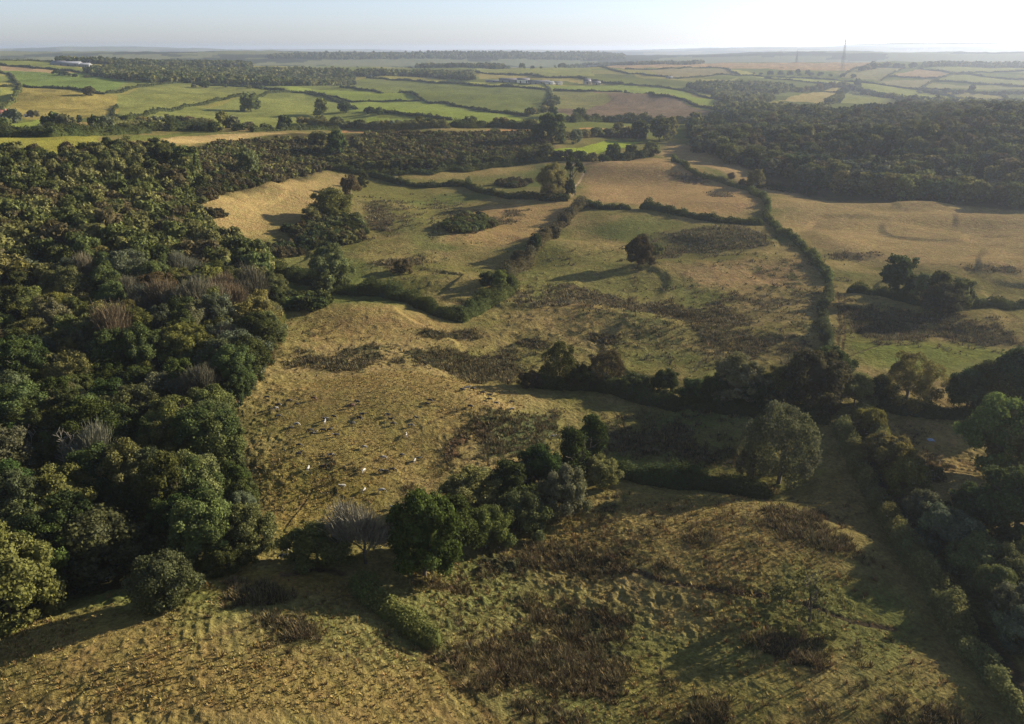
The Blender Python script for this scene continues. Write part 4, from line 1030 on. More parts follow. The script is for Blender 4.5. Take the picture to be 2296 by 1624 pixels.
# ------------------------------------------------------------------ single trees (kind, X, Y foot, height in the picture, colour, width factor, label)
T = [
    ('sallow', 366, 1352, 112, 'blue', 1.0, 'lone domed grey-green sallow standing in the near left pasture'),
    ('sallow', 712, 1262, 100, 'mid', 1.1, 'round olive sallow left of the leafless bush at the wood corner'),
    ('broad', 25, 1400, 215, 'mid', 1.0, 'big green tree cut by the left edge, nearest tree of the left wood'),
    ('broad', 95, 1345, 165, 'deep', 1.0, 'deep green tree just right of the big tree at the left edge'),
    ('sallow', 215, 1290, 150, 'blue', 1.1, 'wide grey-green sallow at the lower edge of the left wood'),
    ('broad', 150, 1270, 170, 'dark', .9, 'dark tree behind the wide grey-green sallow'),
    ('broad', 470, 1262, 165, 'mid', .95, 'rounded green tree at the lower right corner of the left wood'),
    ('broad', 560, 1252, 130, 'olive', .95, 'olive tree at the lower right corner of the left wood, next to the pasture gap'),
    ('sallow', 500, 1282, 70, 'dark', 1.0, 'low dark sallow in front of the corner of the left wood'),
    ('bare', 820, 1262, 118, (0.19, 0.17, 0.125), 1.25, 'leafless grey twiggy tree between the cattle field and the near pasture'),
    ('broad', 952, 1290, 215, 'bright', .92, 'large fresh green tree in the centre of the lower tree belt'),
    ('broad', 1000, 1245, 150, 'deep', .9, 'deep green tree just right of the large fresh green tree'),
    ('sallow', 1092, 1222, 102, 'yellow', .78, 'rounded yellow-green willow with a sunlit right side'),
    ('broad', 1055, 1150, 112, 'olive', 1.3, 'spreading olive tree behind the yellow-green willow'),
    ('broad', 1148, 1140, 120, 'dark', 1.1, 'dark spreading tree in the middle of the lower belt'),
    ('sallow', 1172, 1190, 100, 'olive', .9, 'small olive tree between the two willows'),
    ('broad', 1215, 1110, 140, 'deep', .8, 'deep green tree left of the pointed pair'),
    ('sallow', 1264, 1158, 130, 'grey', .8, 'grey-leaved willow in the lower belt'),
    ('pointed', 1283, 1080, 155, 'deep', 1.1, 'left and nearer of two pointed dark trees'),
    ('pointed', 1326, 1045, 135, 'deep', 1.1, 'right and farther of two pointed dark trees'),
    ('sallow', 1345, 1085, 66, 'olive', 1.0, 'low bushy tree at the foot of the pointed pair'),
    ('pointed', 1140, 1228, 46, 'dark', .9, 'small dark conical bush in front of the yellow-green willow'),
    ('oak', 1745, 1085, 200, (0.105, 0.110, 0.058), .68, 'tall billowing grey-green oak at the field corner'),
    ('oak', 1688, 1075, 95, 'brown', .8, 'low brownish tree at the left foot of the tall oak'),
    ('oak', 1255, 868, 108, 'dark', .72, 'left of two dark round trees on the middle field edge'),
    ('oak', 1358, 868, 98, 'gorse', .76, 'right of two dark round trees on the middle field edge'),
    ('sallow', 1425, 888, 58, 'dark', 1.1, 'low dark bushy tree right of the pair of dark round trees'),
    ('broad', 1700, 922, 96, 'dark', 1.0, 'dark tree just right of the tall pale-topped tree'),
    ('sallow', 1190, 868, 44, 'gorse', 1.0, 'small dark thorny tree left of the pair of dark round trees'),
    ('sallow', 1305, 872, 60, 'dark', 1.0, 'dark bush filling the gap between the pair of dark round trees'),
    ('broad', 1488, 892, 74, 'dark', .85, 'small dark tree on the middle tree line'),
    ('sallow', 1560, 900, 62, 'dark', 1.0, 'low dark bushy tree left of the grey-topped tree'),
    ('tall', 1650, 920, 160, 'grey', .95, 'tall pale-topped tree on the middle tree line'),
    ('broad', 1600, 915, 90, 'dark', .9, 'dark tree under the tall pale-topped tree'),
    ('broad', 1745, 915, 110, 'olive', .9, 'olive tree between the pale-topped tree and the big brown-green tree'),
    ('broad', 1820, 930, 160, 'brown', 1.05, 'big brown-green tree where the tree line meets the lane'),
    ('broad', 1862, 860, 96, 'dark', .9, 'dark tree at the lower end of the long hedge'),
    ('sallow', 1915, 912, 80, 'olive', .9, 'olive bushy tree where the ruts end'),
    ('oak', 2028, 915, 124, 'olive', .82, 'wide dark oak standing alone at the edge of the lower right pasture'),
    ('sallow', 1968, 905, 66, 'dark', .9, 'low dark bush left of the wide dark oak'),
    ('broad', 2165, 920, 100, 'dark', .9, 'dark tree at the left end of the right-hand belt'),
    ('broad', 2230, 925, 130, 'dark', .95, 'middle dark tree of the right-hand belt'),
    ('broad', 2285, 930, 155, 'dark', 1.0, 'tall dark tree at the right end of the right-hand belt'),
    ('sallow', 1950, 990, 84, 'yellow', .8, 'topmost yellow-green bush of the sunlit lane hedge'),
    ('sallow', 1988, 1055, 90, 'olive', .9, 'second bush down the sunlit lane hedge'),
    ('sallow', 2028, 1115, 96, 'yellow', .85, 'third bush down the sunlit lane hedge, yellow-green'),
    ('sallow', 2065, 1170, 80, 'grey', .8, 'small grey bush halfway down the lane hedge'),
    ('sallow', 2122, 1245, 110, 'grey', .95, 'pale rounded sallow below the shaded gap in the lane hedge'),
    ('sallow', 2178, 1292, 95, 'olive', .9, 'olive sallow next below the pale rounded sallow'),
    ('sallow', 2222, 1352, 92, 'olive', .8, 'third sallow from the bottom of the lane hedge'),
    ('sallow', 2262, 1405, 92, 'grey', .85, 'second sallow from the bottom of the lane hedge'),
    ('sallow', 2300, 1462, 96, 'grey', .9, 'lowest sallow of the lane hedge at the right edge'),
    ('broad', 2225, 1065, 185, 'lime', .9, 'tall bright yellow-green tree at the right edge'),
    ('broad', 2290, 1080, 170, 'olive', .9, 'olive tree half cut by the right edge behind the bright tree'),
    ('broad', 2190, 1180, 95, 'dark', 1.1, 'shaded dark tree below the bright right-edge tree'),
    ('broad', 2275, 1215, 160, 'dark', 1.15, 'broad shaded tree filling the right edge'),
    ('sallow', 2270, 1320, 92, 'olive', 1.1, 'olive bushy tree at the right edge below the shaded trees'),
    ('tall', 1120, 650, 58, 'lime', .8, 'small bright yellow-green tree in the diagonal hedge'),
    ('sallow', 1095, 640, 36, 'dark', .9, 'dark bush left of the small bright tree in the diagonal hedge'),
    ('broad', 1200, 562, 44, 'dark', .8, 'dark tree halfway up the diagonal hedge'),
    ('broad', 1240, 535, 36, 'brown', .9, 'brownish tree in the upper half of the diagonal hedge'),
    ('sallow', 1165, 590, 34, 'brown', .9, 'purplish-brown bush in the diagonal hedge'),
    ('broad', 745, 650, 110, 'olive', .95, 'large rounded tree standing in the bend of the dark hedge'),
    ('sallow', 742, 492, 74, 'mid', 1.0, 'pale green willow above the thick scrub'),
    ('sallow', 700, 500, 40, 'olive', .9, 'small olive bush left of the pale green willow'),
    ('broad', 785, 440, 52, 'brown', .95, 'brown-green tree above the pale green willow'),
    ('mid', 815, 420, 34, 'dark', .8, 'small dark tree at the top of the hedge line above the willow'),
    ('broad', 1235, 446, 84, 'olive', .85, 'big rounded tree left of the pines'),
    ('mid', 1272, 440, 46, 'dark', .8, 'dark tree at the foot of the pines'),
    ('sallow', 1432, 594, 72, 'gorse', .62, 'dark round tree alone in the middle of the central pasture'),
    ('sallow', 1440, 560, 42, 'brown', .8, 'reddish-brown bush behind the dark round tree'),
    ('sallow', 1470, 572, 34, 'olive', .9, 'small grey-green bush right of the dark round tree'),
    ('sallow', 905, 612, 38, 'brown', 1.0, 'low reddish-brown bush alone on the left rough pasture'),
    ('mid', 2010, 665, 96, 'dark', .85, 'tallest dark tree at the left of the clump in the right pasture'),
    ('mid', 2062, 672, 66, 'olive', .85, 'second tree from the left in the right pasture clump'),
    ('mid', 2105, 678, 74, 'dark', .8, 'third tree from the left in the right pasture clump'),
    ('sallow', 2108, 700, 68, 'gorse', .9, 'low round dark bush in front of the right pasture clump'),
    ('mid', 2150, 690, 72, 'olive', .8, 'rightmost tree of the right pasture clump'),
    ('mid', 1692, 422, 44, 'olive', 1.0, 'round tree beside the winding hedge below the right wood'),
    ('mid', 1777, 420, 32, 'dark', .55, 'small upright tree in the pale strip below the right wood'),
    ('bare', 1640, 408, 20, 'twig', 1.0, 'tiny leafless tree beside the winding hedge'),
    ('mid', 1235, 322, 72, 'mid', .9, 'tall rounded tree above the bright green paddock'),
    ('mid', 1205, 322, 46, 'dark', .9, 'dark tree just left of the tall rounded tree'),
    ('mid', 1290, 322, 34, 'grey', .9, 'grey-green tree right of the tall rounded tree'),
    ('mid', 1432, 312, 44, 'dark', 1.0, 'dark tree left of the big tree beyond the paddock'),
    ('mid', 1478, 318, 58, 'dark', 1.0, 'big dark tree beyond the bright green paddock'),
    ('mid', 1500, 312, 50, 'olive', .9, 'olive tree right of the big tree beyond the paddock'),
    ('mid', 1385, 300, 30, 'olive', 1.0, 'olive tree over the orange lane'),
    ('mid', 1375, 358, 40, 'dark', 1.0, 'dark tree at the near side of the bright green paddock'),
    ('mid', 1415, 355, 36, 'dark', 1.0, 'round tree at the near right corner of the bright paddock'),
    ('mid', 1460, 352, 36, 'mid', 1.0, 'tree at the right end of the paddock belt'),
    ('mid', 1225, 360, 44, 'olive', .9, 'olive tree at the near left corner of the bright paddock'),
    ('mid', 1180, 362, 36, 'mid', 1.0, 'green tree in the belt below the central scrubby slope'),
    ('mid', 1040, 376, 44, 'olive', .9, 'olive tree at the foot of the central scrubby slope'),
    ('mid', 755, 352, 60, 'dark', 1.0, 'large dark tree between the two scrubby slopes'),
    ('mid', 715, 330, 40, 'olive', 1.0, 'olive tree at the top between the scrubby slopes'),
    ('mid', 560, 395, 60, 'olive', .95, 'tall rounded tree on the left scrubby slope'),
    ('mid', 420, 390, 66, 'mid', 1.0, 'tall green tree at the top right corner of the left wood'),
    ('mid', 360, 370, 50, 'dark', 1.0, 'dark tree at the top of the left wood'),
    ('far', 563, 250, 38, 'mid', .95, 'big round tree alone on the sloping far left field'),
    ('far', 722, 260, 38, 'mid', .85, 'tall round tree on the far field boundary right of the lone round tree'),
    ('far', 770, 252, 24, 'dark', 1.0, 'dark tree right of the tall round boundary tree'),
    ('far', 640, 290, 32, 'dark', .8, 'round dark tree above the pale strip field'),
    ('far', 500, 288, 36, 'mid', .8, 'tall tree above the grassy bank'), ('far', 522, 288, 30, 'grey', .8, 'grey tree right of the tall tree above the grassy bank'),
    ('far', 480, 297, 24, 'dark', 1.1, 'low dark tree at the end of the grassy bank'),
    ('far', 200, 216, 20, 'brown', 1.0, 'brownish tree at the lower edge of the upper left field'),
    ('far', 126, 298, 44, 'dark', .8, 'left of two tall trees near the left farmhouse'), ('far', 146, 299, 40, 'grey', .8, 'right of two tall trees near the left farmhouse'),
    ('far', 32, 276, 30, 'grey', .8, 'grey-green tree right of the left-edge farmhouse'), ('far', 74, 264, 16, 'brown', 1.0, 'small round red-brown tree beyond the small white shed'),
    ('far', 6, 294, 28, 'dark', .9, 'dark round tree at the left edge below the farmhouse'), ('far', 180, 276, 16, 'blue', .8, 'small blue-green tree below the rough far field'),
    ('far', 212, 286, 28, 'dark', .7, 'dark pointed tree below the rough far field'), ('far', 240, 290, 28, 'grey', 1.0, 'wide grey tree below the rough far field'),
    ('far', 375, 268, 12, 'dark', .9, 'tiny round tree on the long diagonal hedge foot'),
    ('far', 830, 256, 18, 'dark', .9, 'left of two small trees in the bright far field corner'), ('far', 850, 258, 18, 'mid', .9, 'right of two small trees in the bright far field corner'),
    ('far', 943, 286, 26, 'mid', .9, 'round tree below the lowest bright green field'),
    ('far', 1056, 285, 26, 'dark', 1.0, 'dark tree right below the long bright green field'), ('far', 1130, 285, 22, 'olive', 1.0, 'olive tree at the right tip of the bright green field'),
    ('far', 1240, 262, 24, 'dark', 1.1, 'dark tree at the foot of the farm track'), ('far', 1300, 262, 22, 'mid', 1.2, 'tree at the lower left corner of the ploughed field'),
    ('far', 1447, 268, 16, 'dark', .7, 'small upright tree at the foot of the ploughed field'),
    ('far', 1560, 206, 14, 'dark', 1.1, 'left of two round trees above the narrow bright strip'), ('far', 1582, 210, 14, 'dark', 1.0, 'right of two round trees above the narrow bright strip'),
    ('far', 1625, 246, 26, 'mid', .9, 'tall tree at the right tip of the narrow bright strip'), ('far', 1715, 232, 22, 'yellow', .7, 'pale sunlit tree in the far valley'),
    ('far', 1892, 212, 18, 'dark', 1.0, 'dark tree left of the pale square field'), ('far', 1922, 196, 18, 'dark', .8, 'tree on the boundary above the pale square field'),
    ('far', 1788, 166, 11, 'dark', .9, 'left of two round trees below the tan moor'), ('far', 1811, 168, 11, 'dark', .9, 'right of two round trees below the tan moor'),
    ('far', 2122, 208, 10, 'dark', 1.3, 'small tree at the left of the far right shelterbelt'), ('far', 2178, 208, 16, 'dark', .9, 'taller tree in the far right shelterbelt'),
]
NAMES = {'sallow': 'sallow_tree', 'bare': 'leafless_tree', 'pointed': 'pointed_tree', 'oak': 'oak_tree', 'broad': 'broadleaved_tree', 'tall': 'tall_tree', 'mid': 'broadleaved_tree', 'far': 'distant_tree'}
for i, (k, X, Y, h, cc, sx, lab) in enumerate(T):
    sx = sx if k not in ('tall',) else sx * 1.3
    tree_px(k, X, Y, h, cc, lab, 'bush' if ' bush ' in lab else 'tree', name='bush' if ' bush ' in lab else NAMES[k], sx=sx, k=i)

# half-dead oak: leafy lower crown with bare limbs standing out of the top
def half_dead_oak(X, Y, hpx):
    p = g([X], [Y])[0]; s = hpx * math.hypot(math.hypot(p[0], p[1]), CAM_H) / F / 10.0 / .95
    o = empty('half_dead_oak', (p[0], p[1], p[2] - .1), .6); o.scale = (s, s, s)
    tag(o, 'half-dead oak with bare antler-like limbs above a thin leafy crown', 'tree')
    V, Q, C = crown_np(901, 6.0, 7.6, 1.2, 46, 2300, .22, lobe=(.13, .24), spread=.85, core=False)
    c = link('crown', mesh_np('half_dead_crown', V, Q, M_FOL, C), o); c.color = (*COLS_T['olive'], 1)
    V, Q, C, t = branch_np(77, 15.5, .5, 3, .5, 3, .75, .07, .35, 6); V *= 10.5 / V[:, 2].max(); V[:, :2] *= .9
    link('limbs', mesh_np('half_dead_limbs', V, Q, M_BARK, C), o)
half_dead_oak(1812, 1402, 122)

# two tall pines
def pine(X, Y, hpx, seed, label):
    p = g([X], [Y])[0]; s = hpx * math.hypot(math.hypot(p[0], p[1]), CAM_H) / F / 16.0
    o = empty('pine_tree', (p[0], p[1], p[2] - .1), 0); o.scale = (s, s, s)
    tag(o, label, 'tree')
    c = crown_np(seed, 3.6, 16, 9.5, 16, 1500, .30, lobe=(.2, .34), spread=.85, core=False); c[0][:, 0] += .6
    k = link('crown', mesh_np('pine_crown', *c[:2], M_FOL, c[2]), o); k.color = (*COLS_T['dark'], 1)
    V, Q, C, t = branch_np(seed + 1, 21, .32, 1, .5, 4, .4, .08, .6, 6); link('trunk', mesh_np('pine_trunk', V, Q, M_BARK, C), o)
pine(1278, 432, 80, 931, 'flat-topped pine with a bare stem on the skyline of the middle hedge, left one')
pine(1290, 438, 70, 941, 'second pine standing right beside the flat-topped pine')

# rows of small trees and bushes standing in the far tree belts
def row(pts, sp, hpx, cols, label, kind='far', seed=0, off=3.0):
    P = gp(pts)[:, :2]; g_ = np.random.default_rng(seed + 500)
    seg = np.linalg.norm(np.diff(P, axis=0), axis=1); L_ = np.concatenate([[0], np.cumsum(seg)])
    t = 0.0
    while t < L_[-1]:
        x = np.interp(t, L_, P[:, 0]) + g_.normal(scale=off); y = np.interp(t, L_, P[:, 1]) + g_.normal(scale=off * 1.5)
        d = math.hypot(x, y); s = hpx * g_.uniform(.6, 1.25) * d / F / PROTO[kind][0][3]
        cc = cols[g_.integers(len(cols))]
        lab = '%s tree %s' % (CN[cc], label)
        tree(kind, x, y, s, cc, lab, 'tree', lab.replace('tree', 'trees'), name='hedgerow_tree', sx=g_.uniform(1.0, 1.5))
        t += 1.45 * sp * g_.uniform(.6, 1.5)
row([(0, 300), (110, 304), (200, 300), (330, 293), (420, 290)], 9, 20, ['dark', 'dark', 'olive', 'grey'], 'in the thick belt above the left wood', seed=1)
row([(250, 284), (330, 280), (420, 278), (470, 284)], 11, 16, ['olive', 'dark', 'grey', 'brown'], 'in the back row of the left belt', seed=2)
row([(540, 292), (600, 290), (680, 292), (760, 290)], 12, 15, ['olive', 'grey', 'dark'], 'in the belt above the pale strip field', seed=3)
row([(680, 278), (740, 280), (800, 288), (900, 288), (1000, 287)], 12, 18, ['olive', 'grey', 'mid', 'dark'], 'in the belt below the bright far fields', seed=4)
row([(1010, 284), (1100, 284), (1180, 286), (1260, 290)], 12, 18, ['olive', 'dark', 'mid'], 'in the belt above the central scrubby slope', seed=5)
row([(1280, 272), (1340, 272), (1420, 274), (1500, 276), (1570, 272)], 12, 16, ['dark', 'dark', 'olive', 'mid'], 'in the belt along the foot of the ploughed field', seed=6)
row([(1185, 262), (1215, 252), (1235, 240), (1236, 225)], 14, 16, ['dark', 'olive'], 'in the gully beside the ploughed field', seed=7)
row([(1255, 312), (1330, 305), (1400, 305), (1440, 308)], 12, 18, ['olive', 'brown', 'grey'], 'on the rough bank above the bright paddock', seed=8)
row([(740, 372), (830, 384), (940, 382), (1060, 374), (1160, 366), (1270, 358), (1370, 362), (1460, 350)], 9, 22, ['dark', 'dark', 'mid', 'olive'], 'in the tree line below the scrubby slopes', kind='mid', seed=9, off=1.5)
row([(120, 166), (160, 172), (230, 174)], 20, 7, ['dark'], 'on the hedge below the white farm', seed=10)
row([(1140, 154), (1180, 154), (1250, 152), (1300, 151)], 40, 9, ['dark', 'mid'], 'on the central skyline', seed=11)
row([(1690, 167), (1760, 168), (1860, 172), (1920, 176)], 22, 8, ['dark', 'olive'], 'in the belt below the tan moor', seed=12)
row([(1930, 160), (1960, 152), (2010, 152), (2060, 152)], 24, 10, ['dark', 'olive'], 'on the hazy boundary right of the tan moor', seed=13)
row([(1780, 207), (1830, 204), (1870, 198), (1900, 194)], 16, 11, ['dark', 'olive'], 'above the ochre field in the far valley', seed=14)
row([(1905, 200), (1960, 214), (2005, 222)], 13, 10, ['dark', 'dark', 'olive'], 'on the diagonal far right boundary', seed=15)
row([(430, 196), (480, 198), (560, 200), (600, 202)], 26, 12, ['mid', 'dark', 'grey'], 'just below the broad far left wood', seed=16)
row([(2060, 210), (2160, 212), (2296, 214)], 24, 9, ['dark', 'grey'], 'in the far right shelterbelt', seed=17)
row([(1860, 235), (1880, 226), (1890, 216)], 14, 14, ['dark', 'mid'], 'in the wooded dip left of the pale square field', seed=18)

# ------------------------------------------------------------------ hedges
H = [
    ([(505, 552), (560, 582), (620, 612), (690, 636), (760, 655), (820, 662), (880, 668), (960, 696), (1030, 720), (1048, 714)], 4.8, 8.0, 'dark', 'long dark hedge from the left wood round to the pointed field corner'),
    ([(1028, 724), (1075, 694), (1115, 668), (1148, 634)], 4.8, 6.5, 'dark', 'thick dark green hedge at the near end of the diagonal hedge line'),
    ([(1140, 640), (1160, 605), (1200, 558), (1250, 515), (1302, 462)], 5.0, 6.0, 'gorse', 'long diagonal hedge climbing towards the pines'),
    ([(1312, 455), (1350, 468), (1415, 470)], 2.8, 4.5, 'dark', 'short dark hedge right of the pines'),
    ([(1436, 468), (1500, 476), (1560, 492), (1640, 502), (1712, 506)], 3.8, 6.5, 'dark', 'dark hedge crossing to the long winding hedge'),
    ([(1508, 362), (1540, 380), (1565, 396), (1625, 412), (1680, 428), (1708, 444), (1722, 470), (1718, 492), (1745, 520), (1790, 550), (1828, 585), (1850, 615), (1860, 640)], 3.2, 3.8, 'mid', 'long winding clipped hedge down the right of the central pasture'),
    ([(1858, 652), (1848, 690), (1850, 740), (1856, 800)], 3.0, 3.2, 'blue', 'straight clipped hedge beside the tractor ruts'),
    ([(1902, 655), (1960, 660), (2060, 684), (2180, 690), (2300, 690)], 3.0, 4.0, 'dark', 'dark hedge running right under the pasture clump'),
    ([(825, 396), (880, 410), (960, 420), (1045, 418)], 3.6, 5.0, 'dark', 'winding dark hedge below the dry upper pasture'),
    ([(1045, 418), (1090, 436), (1140, 446), (1210, 446), (1272, 452)], 3.8, 5.0, 'dark', 'dark hedge running right to the pines'),
    ([(730, 378), (850, 392), (960, 388), (1080, 378), (1200, 364), (1330, 360), (1462, 352)], 3.6, 7.0, 'dark', 'thick dark hedge along the foot of the scrubby slopes'),
    ([(1190, 866), (1260, 872), (1330, 874), (1385, 882), (1450, 898), (1540, 908), (1640, 925), (1760, 935), (1860, 950)], 4.6, 7.0, 'dark', 'dark hedge under the middle tree line'),
    ([(1350, 1062), (1430, 1080), (1520, 1090), (1640, 1100), (1730, 1110)], 4.8, 6.5, 'dark', 'thick shaded hedge between the pointed trees and the tall oak'),
    ([(1912, 940), (1955, 990), (2000, 1055), (2048, 1120), (2098, 1190), (2158, 1260), (2222, 1335), (2280, 1405), (2340, 1475)], 5.6, 7.0, 'olive', 'right-hand lane hedge full of sallows'),
    ([(1880, 960), (1908, 1020), (1946, 1090), (1986, 1165), (2030, 1240), (2082, 1320), (2130, 1400), (2170, 1460), (2215, 1520)], 5.0, 5.5, 'olive', 'left-hand lane hedge, low and broken'),
    ([(2200, 1505), (2250, 1560), (2310, 1640)], 2.8, 4.4, 'olive', 'last stretch of low bushes at the lower right corner'),
    ([(795, 1312), (835, 1352), (890, 1400), (945, 1440), (972, 1462)], 3.4, 5.4, 'mid', 'short stub of hedge on the edge of the near pasture'),
    ([(640, 618), (680, 622), (740, 655), (700, 662)], 3.0, 4.0, 'dark', 'low dark scrub line under the large rounded tree'),
    ([(1960, 920), (2100, 930), (2310, 945)], 3.0, 5.0, 'dark', 'dark hedge under the right-hand belt'),
    ([(690, 535), (640, 560), (600, 575)], 3.0, 4.0, 'brown', 'short brown hedge left of the thick scrub'),
    # dense belts
    ([(0, 303), (110, 306), (200, 303), (330, 296), (430, 291), (480, 296)], 6, 9, 'dark', 'lower dark belt of scrub above the left wood'),
    ([(250, 286), (330, 281), (420, 279), (480, 286)], 6, 9, 'olive', 'olive scrub belt behind the lower dark one at left'),
    ([(560, 296), (640, 293), (760, 292)], 4, 7, 'dark', 'dark hedge along the top of the pale strip field'),
    ([(690, 280), (760, 284), (840, 290), (930, 290), (1010, 288)], 7, 10, 'olive', 'scrub belt below the bright far fields'),
    ([(1010, 286), (1100, 286), (1180, 288), (1260, 292)], 7, 10, 'dark', 'scrub belt above the central scrubby slope'),
    ([(1280, 275), (1340, 274), (1420, 276), (1500, 278), (1570, 274)], 7, 10, 'dark', 'scrub belt along the foot of the ploughed field'),
    ([(1255, 314), (1330, 308), (1400, 308), (1450, 312)], 5, 9, 'brown', 'brown scrub on the bank above the bright paddock'),
    # far hedges
    ([(-20, 305), (110, 308), (200, 304), (330, 299)], 4.5, 7, 'dark', 'thick hedge behind the strip field at the left edge'),
    ([(285, 272), (350, 252), (430, 238), (545, 216)], 4.5, 5, 'dark', 'long diagonal hedge dividing the two far left fields'),
    ([(545, 216), (600, 210), (680, 208)], 4, 5, 'dark', 'hedge carrying the long diagonal hedge on to the right'),
    ([(683, 208), (740, 222), (775, 235), (800, 246)], 4.5, 6, 'dark', 'dark hedge falling to the tall round boundary tree'),
    ([(50, 194), (110, 198), (180, 203), (235, 212)], 4, 5, 'dark', 'hedge between the upper green field and the rough far field'),
    ([(235, 210), (262, 210), (300, 198), (345, 192), (420, 186)], 4.5, 7, 'dark', 'hedge curling up to the broad far left wood'),
    ([(430, 190), (520, 194), (590, 200), (640, 204)], 4.5, 6, 'dark', 'hedge under the broad far left wood'),
    ([(0, 162), (28, 172), (45, 195), (35, 218), (12, 240), (0, 252)], 4.5, 6, 'mid', 'curving hedge down the left edge of the far fields'),
    ([(0, 195), (20, 196), (42, 197)], 4, 4, 'dark', 'short hedge at the left edge of the far fields'),
    ([(0, 146), (60, 150), (120, 157), (180, 163)], 5, 6, 'dark', 'hedge below the white farm'),
    ([(0, 133), (60, 135), (122, 137)], 4, 4, 'dark', 'thin hedge on the left skyline'),
    ([(280, 268), (250, 258), (262, 238)], 3, 4, 'dark', 'short shaded hedge at the notch of the far left fields'),
    ([(640, 204), (700, 214), (790, 230), (860, 229), (950, 226)], 3, 3.5, 'dark', 'thin hedge between the two bright far fields'),
    ([(762, 196), (840, 206), (947, 224)], 4, 5, 'dark', 'hedge along the top of the upper bright field'),
    ([(947, 225), (1060, 244), (1130, 255), (1185, 262)], 3.5, 4, 'dark', 'hedge along the top of the long bright green field'),
    ([(815, 250), (870, 254), (940, 262), (1015, 270)], 4.5, 6, 'dark', 'dark hedge between the long and lowest bright fields'),
    ([(822, 175), (960, 186), (1100, 196), (1232, 203)], 4.5, 5.5, 'dark', 'hedge along the top of the big shaded field'),
    ([(1232, 203), (1236, 220), (1228, 240), (1205, 256)], 4, 6, 'mid', 'hedge down the gully beside the ploughed field'),
    ([(1240, 203), (1330, 206), (1395, 207)], 4, 4, 'dark', 'hedge along the top left of the ploughed field'),
    ([(1400, 208), (1470, 216), (1540, 228), (1625, 250)], 4, 4.5, 'dark', 'hedge sloping down the top right of the ploughed field'),
    ([(1216, 188), (1225, 194), (1236, 202)], 2.5, 3, 'olive', 'left hedge of the farm track'),
    ([(1400, 191), (1450, 193), (1533, 204), (1600, 222)], 4, 4, 'dark', 'hedge above the narrow bright strip'),
    ([(1064, 163), (1140, 168), (1200, 172), (1270, 175), (1340, 184), (1400, 190)], 5, 7, 'dark', 'hedge behind the farm'),
    ([(800, 148), (940, 152), (1060, 152), (1313, 151)], 4, 5, 'dark', 'hedge along the central skyline fields'),
    ([(1313, 151), (1380, 160), (1450, 170), (1520, 178)], 4.5, 6, 'dark', 'dark hedge slanting down from the tan moor'),
    ([(1400, 156), (1500, 154), (1622, 154)], 4.5, 6, 'dark', 'hedge along the lower edge of the tan moor'),
    ([(1622, 154), (1645, 164), (1660, 171)], 4, 5, 'dark', 'short hedge between the grey-green and yellow far fields'),
    ([(1500, 177), (1580, 173), (1660, 170), (1690, 170)], 4, 4, 'dark', 'hedge under the grey-green far field'),
    ([(1690, 171), (1800, 176), (1928, 185), (2035, 199)], 4, 4, 'dark', 'long hedge above the yellow-green strip'),
    ([(2035, 199), (2100, 212), (2190, 226)], 4.5, 4.5, 'dark', 'right-hand end of the long strip hedge'),
    ([(1713, 176), (1800, 184), (1880, 192)], 4, 6, 'dark', 'hedge below the yellow-green strip'),
    ([(1905, 200), (1960, 213), (2010, 224)], 5, 7, 'dark', 'thick hedge above the pale square field'),
    ([(2010, 224), (2080, 231), (2146, 236)], 3.5, 4, 'dark', 'hedge at the foot of the yellow-green strip'),
    ([(1884, 174), (1905, 162), (1930, 152), (2030, 152)], 5, 6, 'dark', 'hedge round the hazy grey field'),
    ([(2028, 153), (1992, 170), (1975, 182)], 4, 4, 'dark', 'hedge between the hazy grey and brown fields'),
    ([(1988, 172), (2050, 175), (2102, 176)], 4.5, 5, 'dark', 'hedge under the hazy brown field'),
    ([(2160, 163), (2102, 176), (2066, 198)], 4.5, 5, 'dark', 'hedge slanting down right of the hazy brown field'),
    ([(2062, 153), (2110, 160), (2163, 165), (2220, 163), (2296, 160)], 4.5, 5, 'dark', 'hedge over the far right strip fields'),
    ([(2139, 167), (2200, 172), (2300, 180)], 4.5, 5, 'dark', 'upper strip hedge at the far right'),
    ([(2098, 183), (2180, 188), (2300, 196)], 5, 6, 'dark', 'lower strip hedge at the far right'),
    ([(2049, 199), (2130, 204), (2247, 215)], 4, 4, 'dark', 'hedge above the hazy yellow field'),
    ([(2247, 214), (2258, 224), (2300, 226)], 4, 4, 'dark', 'hedge at the right end of the hazy yellow field'),
    ([(2190, 227), (2250, 226), (2300, 227)], 4, 4, 'dark', 'hedge under the hazy yellow field'),
    ([(2070, 208), (2180, 209), (2300, 211)], 5, 10, 'dark', 'wide shelterbelt hedge at the far right'),
    ([(1817, 208), (1850, 207), (1880, 208)], 3.5, 4, 'dark', 'hedge between the two ochre fields'),
]
for pts_, h, w, cc, lab in H:
    hedge(pts_, h, w, cc, lab)

